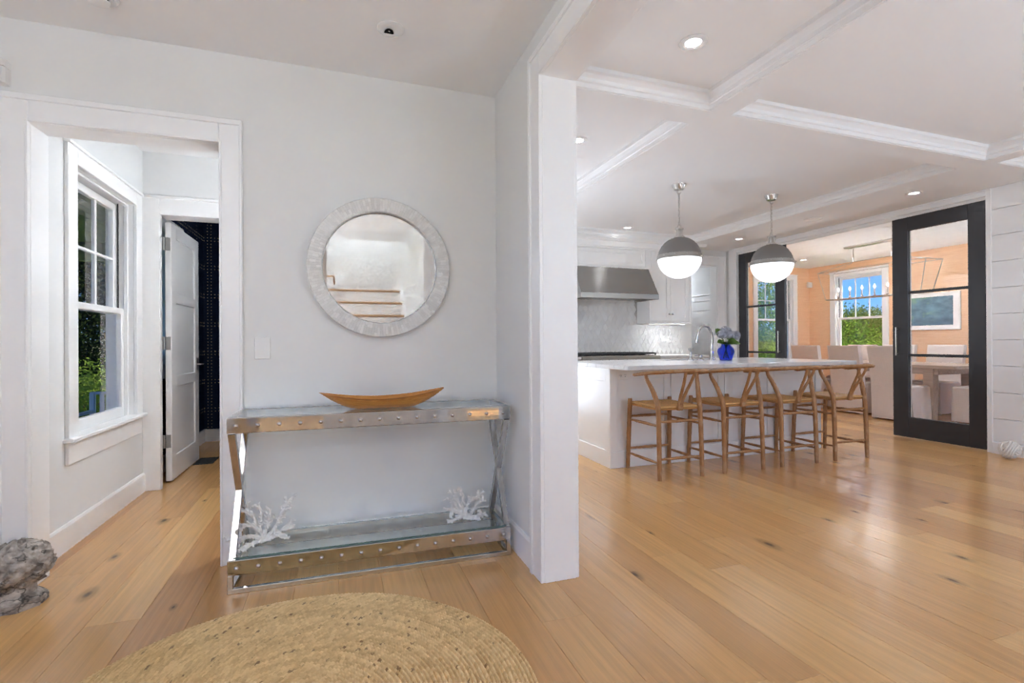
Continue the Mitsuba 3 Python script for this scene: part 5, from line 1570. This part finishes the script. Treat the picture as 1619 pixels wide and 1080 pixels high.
# base cabinets and worktop along the wall
for (a, b, lb) in ((1.06, 3.045, 'white base cabinets left of the range, hidden by the casing'), (4.287, 5.09, 'white base cabinet right of the range, behind the island')):
    bc = thing('base_cabinet', lb, 'cabinet')
    part(bc, 'body', bx(a, b, FYC + 0.03, KB - 0.003, 0.10, 0.869), 'cabinet_paint')
    part(bc, 'toe_kick', bx(a, b, FYC + 0.09, KB - 0.003, 0.0, 0.10), 'cabinet_paint')
    n = max(1, int(round((b - a) / 0.42)))
    for i in range(n):
        w_ = (b - a) / n
        part(bc, 'door', shaker(a + i * w_ + 0.003, a + (i + 1) * w_ - 0.003, 0.11, 0.70, FYC + 0.01), 'cabinet_paint')
        part(bc, 'drawer', shaker(a + i * w_ + 0.003, a + (i + 1) * w_ - 0.003, 0.706, 0.862, FYC + 0.01, 0.04), 'cabinet_paint')
    one('worktop', bx(a, b + (0.03 if b > 4 else 0), FYC - 0.02, KB - 0.003, 0.869, 0.905, 0.003), 'marble', 'white marble worktop ' + ('right of the range' if b > 4 else 'left of the range, behind the casing'), 'worktop')
# tiled splashback: each tile its own piece
sb = struct('wall_splashback', bx(1.06, 5.165, KB - 0.006, KB - 0.001, 0.905, 2.15), 'grout', 'white lantern-shaped tile splashback behind the range')
TWD, THT = 0.0825, 0.138


def lantern():
    pts = []
    for k in range(4):
        for s in np.linspace(0, 1, 5)[:-1]:
            c = [(0, -1), (1, 0), (0, 1), (-1, 0)]
            a, b = np.array(c[k]), np.array(c[(k + 1) % 4])
            p = a + (b - a) * s
            # ogee edge: swells near the widest point, hollows near the tip
            w = math.sin(2 * math.pi * s) * 0.032
            sgn = 1 if k in (1, 3) else -1
            n_ = np.array([(b - a)[1], -(b - a)[0]])
            pts.append(p + n_ * w * sgn)
    return np.array(pts)


pl = lantern() * np.array([TWD / 2 - 0.0013, THT / 2 - 0.0021])
N_ = len(pl)
v = np.vstack([np.c_[pl[:, 0], np.full(N_, 0.0), pl[:, 1]], np.c_[pl[:, 0], np.full(N_, -0.006), pl[:, 1]], np.c_[pl[:, 0] * 0.96, np.full(N_, -0.0075), pl[:, 1] * 0.97], [[0, -0.0075, 0]]])
f = []
for j in range(N_):
    k = (j + 1) % N_
    f += [(j, k, N_ + k), (j, N_ + k, N_ + j), (N_ + j, N_ + k, 2 * N_ + k), (N_ + j, 2 * N_ + k, 2 * N_ + j), (2 * N_ + j, 2 * N_ + k, 3 * N_)]
tile_kinds = [mikit.ply(trimesh.Trimesh(v, np.array(f), process=False), b_) for b_ in ('tile_glaze', 'tile_glaze_light', 'tile_glaze_grey')]
nt = 0
for iz in range(0, 20):
    for ix in range(0, 60):
        x = 5.165 - TWD / 2 - ix * TWD - (TWD / 2 if iz % 2 else 0)
        z = 0.905 + THT / 2 + iz * THT / 2
        ztop = 1.375 if x > 4.29 else 1.70
        if x < 3.16 or x > 5.15 or z > ztop + 0.07 or nt >= 300:
            continue
        k = numbered(sb + '__tile')
        d = tile_kinds[int(rng.choice([0, 0, 0, 1, 2]))]
        tilt = rng.normal(0, 0.5, 2)
        scene[k] = {**d, 'to_world': T().translate([x, KB - 0.006, z]).rotate([1, 0, 0], float(tilt[0])).rotate([0, 0, 1], float(tilt[1]))}
        nt += 1
part(sb, 'edge_strip', bx(5.125, 5.17, KB - 0.016, KB - 0.001, 0.905, CB), 'tile_glaze')
Mo = np.eye(4)
Mo[:3, 1] = (0, -1, 0)
Mo[:3, 0] = (-1, 0, 0)
Mo[:3, 3] = (4.80, KB - 0.0135, 1.10)
outlet('power_outlet', Mo, 'white wall plate on the bright splashback, left one of two', 0.115, 0.115, 2)
Mo = Mo.copy()
Mo[:3, 3] = (5.00, KB - 0.0135, 1.10)
outlet('power_outlet', Mo, 'small white outlet on the bright splashback, right one of two', 0.072, 0.115, 1)

# ---- rope knot doorstop
kn = []
for k, (ax, r0) in enumerate((((0, 0, 1), 0.0), ((1, 0, 0), 0.4), ((0, 1, 0), 0.9))):
    for s in (-1.5, -0.5, 0.5, 1.5):
        a = np.linspace(0, 2 * np.pi, 40)
        off = s * 0.0185
        R_ = math.sqrt(max(0.066 ** 2 - off ** 2, 1e-4)) + 0.005 * k
        p = np.c_[R_ * np.cos(a), R_ * np.sin(a), np.full(40, off)]
        if ax[0]:
            p = p[:, [2, 0, 1]]
        elif ax[1]:
            p = p[:, [0, 2, 1]]
        kn.append(tube(p, 0.0105, 8, caps=False))
m = cat(kn)
m.apply_transform(trimesh.transformations.euler_matrix(0.5, 0.4, 0.7))
m.apply_translation((5.862, 2.865, -m.bounds[0][2]))
one('rope_knot', m, 'rope', 'off-white rope knot doorstop on the floor beside the shiplap wall', 'doorstop', smooth=True)

# ================================================================== DINING ROOM
def parsons(label, group=None):
    """Slip-covered chair facing +x, its back on the -x side; origin on the floor at the middle of the back's foot."""
    t = thing('dining_chair', label, 'chair', group)
    q = np.random.default_rng(5)
    w = 0.245
    n = 26

    def sheet(fn, nu, nv, thick):
        pass
    # back, one rounded slab leaning outwards
    prof = [(0.00, 0.02), (-0.005, 0.30), (-0.012, 0.48), (-0.055, 0.80), (-0.092, 1.015), (-0.085, 1.03), (-0.030, 1.03), (-0.022, 1.015), (0.015, 0.80), (0.060, 0.50), (0.065, 0.46), (0.065, 0.02)]
    m = prism(prof, 'y', -w, w)
    part(t, 'back_cover', trimesh.Trimesh(*trimesh.remesh.subdivide_to_size(m.vertices, m.faces, 0.06), process=False) if False else m, 'linen')
    seat = bx(0.06, 0.53, -w, w, 0.40, 0.485, 0.02)
    part(t, 'seat_cover', seat, 'linen', smooth=40)
    # skirt with soft folds
    per = []
    for s in np.linspace(0, 1, 30):
        per.append((0.06 + 0.465 * s, -w))
    for s in np.linspace(0, 1, 30)[1:]:
        per.append((0.525, -w + 2 * w * s))
    for s in np.linspace(0, 1, 30)[1:]:
        per.append((0.525 - 0.465 * s, w))
    per = np.array(per)
    hs = np.linspace(0.42, 0.025, 10)
    nrm = np.zeros_like(per)
    nrm[:30] = (0, -1)
    nrm[30:59] = (1, 0)
    nrm[59:] = (0, 1)
    ph = np.cumsum(np.r_[0, np.linalg.norm(np.diff(per, axis=0), axis=1)])
    v = []
    for i, z in enumerate(hs):
        k = i / (len(hs) - 1)
        fold = 0.010 * k * np.sin(ph * 34 + 1.0 + k) + 0.008 * k
        v.append(np.c_[per + nrm * fold[:, None], np.full(len(per), z)])
    v = np.vstack(v)
    np_ = len(per)
    f = []
    for i in range(len(hs) - 1):
        for j in range(np_ - 1):
            a, b, c, d = i * np_ + j, i * np_ + j + 1, (i + 1) * np_ + j + 1, (i + 1) * np_ + j
            f += [(a, c, b), (a, d, c)]
    part(t, 'skirt', trimesh.Trimesh(v, np.array(f), process=False), 'linen', smooth=True)
    for x in (0.03, 0.49):
        for y in (-w + 0.03, w - 0.03):
            part(t, 'leg', bx(x - 0.02, x + 0.02, y - 0.02, y + 0.02, 0.0, 0.40, 0.003), 'table_wood')
    return t


def put(t, x, y, rz):
    for k_ in [k_ for k_ in scene if k_.startswith(t + '__')]:
        scene[k_] = {**scene[k_], 'to_world': T().translate([x, y, 0]).rotate([0, 0, 1], rz)}


GC = 'slip-covered chairs around the dining table'
c0 = parsons('linen slip-covered dining chair with its back to the kitchen, beside the right black door', GC)
spec = [('linen slip-covered dining chair with its back to the kitchen, behind the last bar stool', 7.33, 5.545, 0), ('linen slip-covered dining chair with its back to the kitchen, farthest from the right black door', 7.37, 6.245, 0),
        ('pale slip-covered chair across the table, seen through the right door glass', 8.80, 5.085, 180), ('pale slip-covered chair across the table, in front of the far window sill', 8.80, 5.76, 180), ('pale slip-covered chair across the table, nearest the corner window', 8.80, 6.40, 180),
        ('linen slip-covered chair at the head of the table, low in the right door glass', 7.98, 3.86, 90)]
made = [c0]
for lb, x, y, a in spec:
    k = thing('dining_chair', lb, 'chair', GC)
    for q_ in [q_ for q_ in scene if q_.startswith(c0 + '__')]:
        nk_ = k + q_[len(c0):]
        taken.add(nk_)
        scene[nk_] = {**scene[q_], 'to_world': T().translate([x, y, 0]).rotate([0, 0, 1], a)}
put(c0, 7.16, 4.80, 0)

tb = thing('dining_table', 'long dining table of pale weathered wood between the slip-covered chairs', 'dining table')
tx0, tx1, ty0, ty1, tz = 7.52, 8.56, 4.22, 6.95, 0.765
nb = 5
for i in range(nb):
    a = tx0 + (tx1 - tx0) * i / nb
    part(tb, 'top_board', bx(a + 0.001, a + (tx1 - tx0) / nb - 0.001, ty0, ty1, tz - 0.045, tz, 0.003), 'table_wood')
part(tb, 'apron', cat(bx(tx0 + 0.08, tx0 + 0.105, ty0 + 0.25, ty1 - 0.25, tz - 0.13, tz - 0.045), bx(tx1 - 0.105, tx1 - 0.08, ty0 + 0.25, ty1 - 0.25, tz - 0.13, tz - 0.045), bx(tx0 + 0.08, tx1 - 0.08, ty0 + 0.25, ty0 + 0.275, tz - 0.13, tz - 0.045), bx(tx0 + 0.08, tx1 - 0.08, ty1 - 0.275, ty1 - 0.25, tz - 0.13, tz - 0.045)), 'table_wood')
for x in (tx0 + 0.06, tx1 - 0.18):
    for y in (ty0 + 0.30, ty1 - 0.42):
        part(tb, 'leg', prism([(x + 0.015, 0.0), (x + 0.105, 0.0), (x + 0.12, tz - 0.045), (x, tz - 0.045)], 'y', y, y + 0.12), 'table_wood')

# ---- open lantern chandelier
ch = thing('chandelier', 'long open-frame nickel lantern chandelier with candle bulbs over the dining table', 'chandelier')
cx, cy = 7.93, 5.53
ht, hb, lt, lb_ = 0.18, 0.125, 0.835, 0.73
zt_, zb_ = 2.255, 1.790
barr = 0.0052


def rod(a, b, r=barr):
    return tube([a, b], r, 4)


ct_ = [(cx + sx * ht, cy + sy * lt, zt_) for sx, sy in ((-1, -1), (1, -1), (1, 1), (-1, 1))]
cb_ = [(cx + sx * hb, cy + sy * lb_, zb_) for sx, sy in ((-1, -1), (1, -1), (1, 1), (-1, 1))]
fr_ = []
for i in range(4):
    j = (i + 1) % 4
    fr_ += [rod(ct_[i], ct_[j]), rod(cb_[i], cb_[j]), rod(ct_[i], cb_[i])]
hk = [(cx, cy - 0.26, zt_ + 0.13), (cx, cy + 0.34, zt_ + 0.13)]
fr_ += [rod(ct_[0], hk[0]), rod(ct_[1], hk[0]), rod(ct_[2], hk[1]), rod(ct_[3], hk[1]), rod(hk[0], hk[1])]
part(ch, 'frame', cat(fr_), 'nickel')
part(ch, 'candle_bar', bx(cx - 0.016, cx + 0.016, cy - lb_, cy + lb_, zb_ - 0.005, zb_ + 0.012, 0.003), 'nickel')
part(ch, 'canopy', bx(cx - 0.065, cx + 0.065, cy - 0.40, cy + 0.46, DC - 0.040, DC - 0.0125, 0.004), 'nickel')
for h_ in hk:
    part(ch, 'hanger', cat(tube([(h_[0] - 0.024, h_[1], h_[2] + 0.075), (h_[0] + 0.024, h_[1], h_[2] + 0.075)], 0.004, 6), tube([(h_[0] - 0.024, h_[1], h_[2] + 0.075), h_], 0.004, 6), tube([(h_[0] + 0.024, h_[1], h_[2] + 0.075), h_], 0.004, 6)), 'nickel')
    for m in chain(h_[0], h_[1], h_[2] + 0.075, DC - 0.04):
        part(ch, 'chain_link', m, 'nickel', smooth=True)
for i in range(5):
    y = cy + (i - 2) * 0.20 + 0.20
    if i == 4:
        pass
    part(ch, 'candle', tube([(cx, y, zb_ + 0.012), (cx, y, zb_ + 0.135)], 0.011, 10), 'plastic_white', smooth=40)
    part(ch, 'candle_cup', lathe([(0.0, 0.03), (0.012, 0.03), (0.020, 0.018), (0.007, 0.0), (0, 0)], 16, (cx, y, zb_ + 0.012)), 'nickel', smooth=40)
    part(ch, 'bulb', lathe([(0.0, 0.0), (0.009, 0.004), (0.0155, 0.022), (0.014, 0.036), (0.006, 0.056), (0.0, 0.068)], 14, (cx, y, zb_ + 0.135)), 'plastic_white', smooth=True, emitter=light(L_DINING, (0.95, 0.99, 1.06), 1.2))

# ---- picture on the far wall
pc = thing('framed_picture', 'framed blue-green picture with a white mat on the orange wall', 'picture')
py0, py1, pz0, pz1 = 5.245, 6.22, 1.275, 1.905
part(pc, 'frame', cat(bx(FX - 0.03, FX - 0.001, py0, py0 + 0.022, pz0, pz1, 0.003), bx(FX - 0.03, FX - 0.001, py1 - 0.022, py1, pz0, pz1, 0.003), bx(FX - 0.03, FX - 0.001, py0 + 0.02, py1 - 0.02, pz0, pz0 + 0.022, 0.003), bx(FX - 0.03, FX - 0.001, py0 + 0.02, py1 - 0.02, pz1 - 0.022, pz1, 0.003)), 'plastic_white')
part(pc, 'mat', bx(FX - 0.016, FX - 0.001, py0 + 0.02, py1 - 0.02, pz0 + 0.02, pz1 - 0.02), 'ceiling_paint')
part(pc, 'print', quad((FX - 0.0165, py0 + 0.105, pz0 + 0.08), (FX - 0.0165, py1 - 0.105, pz0 + 0.08), (FX - 0.0165, py1 - 0.105, pz1 - 0.07), (FX - 0.0165, py0 + 0.105, pz1 - 0.07)), 'seascape')
ms2 = thing('motion_sensor', 'white motion sensor in the corner of the orange dining room', 'motion sensor')
part(ms2, 'housing', prism([(FX - 0.002, FY - 0.075), (FX - 0.045, FY - 0.075), (FX - 0.075, FY - 0.045), (FX - 0.075, FY - 0.002), (FX - 0.002, FY - 0.002)], 'z', 2.235, 2.345), 'plastic_white')
part(ms2, 'lens', prism([(FX - 0.047, FY - 0.076), (FX - 0.052, FY - 0.079), (FX - 0.079, FY - 0.052), (FX - 0.076, FY - 0.047)], 'z', 2.25, 2.30), 'plastic_white')

# ================================================================== OUTSIDE
struct('ground', bx(-60, 90, -60, 90, -0.62, -0.52), 'grass', 'lawn around the house')


def leaf_cloud(n, centre, radii, seed, size, lumps=14, flat=0.0):
    """n small leaves on the lumpy shell of a crown."""
    q = np.random.default_rng(seed)
    cs = q.normal(0, 0.48, (lumps, 3)).clip(-0.75, 0.75)
    cr = q.uniform(0.38, 0.62, lumps)
    w = q.integers(0, lumps, n)
    d = q.normal(0, 1, (n, 3))
    d /= np.linalg.norm(d, axis=1, keepdims=True)
    p = cs[w] + d * (cr[w] * q.uniform(0.55, 1.05, n))[:, None]
    p = np.array(centre) + p * np.array(radii)
    p[:, 2] = np.maximum(p[:, 2], -0.50)
    a = q.normal(0, 1, (n, 3)) + d * 0.3
    a /= np.linalg.norm(a, axis=1, keepdims=True)
    b = np.cross(a, q.normal(0, 1, (n, 3)))
    b /= np.linalg.norm(b, axis=1, keepdims=True) + 1e-9
    s = size * q.uniform(0.6, 1.3, n)[:, None]
    v = np.stack([p - a * s, p + b * s * 0.5, p + a * s, p - b * s * 0.5], 1).reshape(-1, 3)
    i = np.arange(n)[:, None] * 4
    return trimesh.Trimesh(v, np.vstack([i + [0, 1, 2], i + [0, 2, 3]]), process=False)


def tree(name, label, c, radii, n, size, mat, seed, cat_='tree', group=None, trunk=0.10):
    t = thing(name, label, cat_, group)
    k = part(t, 'foliage', leaf_cloud(n, c, radii, seed, size), mat)
    labels[k] = {'kind': 'stuff'}
    q = np.random.default_rng(seed + 1)
    ms = [tube([(c[0], c[1], -0.53), (c[0] + 0.05, c[1], (c[2] - 0.5) / 2), (c[0], c[1], c[2])], [trunk, trunk * 0.8, trunk * 0.5], 8)]
    for i in range(4):
        an = q.uniform(0, 6.28)
        ms.append(tube([(c[0], c[1], c[2] * 0.5), (c[0] + radii[0] * 0.5 * math.cos(an), c[1] + radii[1] * 0.5 * math.sin(an), c[2] + radii[2] * 0.3)], [trunk * 0.5, trunk * 0.2], 6))
    part(t, 'trunk', cat(ms), 'bark')
    return t


# through the far dining window
tree('shrub', 'bright green shrub close outside the far dining window', (15.8, 10.9, 0.20), (1.5, 1.5, 1.20), 16000, 0.045, 'leaf_bright', 101, 'shrub', trunk=0.05)
tree('shrub', 'bright green shrub outside the far dining window, towards its left side', (14.2, 13.3, 0.15), (1.4, 1.4, 1.15), 14000, 0.045, 'leaf_bright', 102, 'shrub', trunk=0.05)
tree('tree', 'olive green tree behind the shrubs outside the far dining window', (24.5, 17.2, 0.70), (2.6, 2.6, 1.55), 24000, 0.06, 'leaf_mid', 103)
tree('tree', 'loose-branched tree reaching higher at the left of the far dining window', (20.0, 16.4, 1.05), (1.2, 1.2, 1.45), 5000, 0.055, 'leaf_mid', 104)
tree('tree', 'low olive tree at the right of the far dining window', (31.0, 20.5, 0.8), (3.4, 3.4, 1.9), 24000, 0.07, 'leaf_mid', 105)
tree('tree', 'low tree farther right outside the far dining window', (27.0, 13.0, 0.6), (2.6, 2.6, 1.6), 16000, 0.065, 'leaf_mid', 106)
tree('tree', 'low tree farther left outside the far dining window', (23.5, 24.0, 0.8), (3.0, 3.0, 1.8), 16000, 0.07, 'leaf_mid', 113)
tree('hedge', 'long olive hedge closing the view behind the trees outside the dining windows', (46.0, 34.0, 0.8), (8.0, 7.0, 2.4), 26000, 0.10, 'leaf_mid', 114, 'hedge')
# through the left dining window
tree('tree', 'leafy green tree filling the dining window behind the left black door', (13.2, 14.8, 1.8), (2.2, 1.8, 2.6), 26000, 0.055, 'leaf_bright', 107)
tree('tree', 'green tree beside it outside the dining window behind the left black door', (14.5, 20.0, 2.6), (2.8, 2.6, 3.4), 20000, 0.075, 'leaf_mid', 108)
# through the hall window
tree('hedge', 'sunlit yellow-green hedge outside the hall window', (-4.4, 10.4, -0.05), (1.9, 1.2, 0.74), 26000, 0.028, 'leaf_bright', 109, 'hedge', trunk=0.04)
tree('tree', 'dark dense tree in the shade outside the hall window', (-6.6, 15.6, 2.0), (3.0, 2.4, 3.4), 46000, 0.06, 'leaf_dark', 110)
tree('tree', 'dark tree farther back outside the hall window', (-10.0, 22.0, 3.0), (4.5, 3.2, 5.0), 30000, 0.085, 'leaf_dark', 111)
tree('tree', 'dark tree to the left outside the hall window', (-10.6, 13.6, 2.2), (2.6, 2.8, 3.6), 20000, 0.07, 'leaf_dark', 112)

# porch over the hall window
po = struct('ceiling_porch', bx(-4.2, HX - 0.17, 2.5, 9.1, 2.62, 2.80), 'porch_green', 'grey-green boarded porch ceiling outside the hall window')
for i in range(25):
    part(po, 'board', bx(-4.15 + i * 0.103, -4.15 + (i + 1) * 0.103 - 0.006, 2.5, 9.1, 2.608, 2.62), 'porch_green')
part(po, 'beam', cat(bx(-4.2, HX - 0.17, 8.95, 9.1, 2.34, 2.62), bx(-4.2, -4.05, 2.5, 8.95, 2.34, 2.62)), 'porch_green')
struct('floor_porch', bx(-4.2, HX - 0.17, 1.6, 9.1, -0.50, -0.08), 'siding')
# white chair on the porch
wc = thing('porch_chair', 'white outdoor chair outside the hall window in front of the hedge', 'chair')
wx, wy = -2.16, 6.35
for dx in (-0.26, 0.26):
    part(wc, 'post', bx(wx + dx - 0.024, wx + dx + 0.024, wy - 0.02, wy + 0.02, -0.08, 0.60, 0.006), 'outdoor_white')
    part(wc, 'leg', bx(wx + dx - 0.024, wx + dx + 0.024, wy - 0.56, wy - 0.51, -0.08, 0.42, 0.006), 'outdoor_white')
    part(wc, 'arm', bx(wx + dx - 0.03, wx + dx + 0.03, wy - 0.58, wy + 0.0, 0.40, 0.425, 0.006), 'outdoor_white')
part(wc, 'top_rail', bx(wx - 0.285, wx + 0.285, wy - 0.012, wy + 0.018, 0.585, 0.612, 0.006), 'outdoor_white')
for i in range(7):
    part(wc, 'slat', bx(wx - 0.20 + i * 0.058, wx - 0.16 + i * 0.058, wy - 0.008, wy + 0.010, 0.30, 0.59, 0.004), 'outdoor_white')
part(wc, 'seat', bx(wx - 0.26, wx + 0.26, wy - 0.54, wy - 0.01, 0.28, 0.315, 0.006), 'outdoor_white')
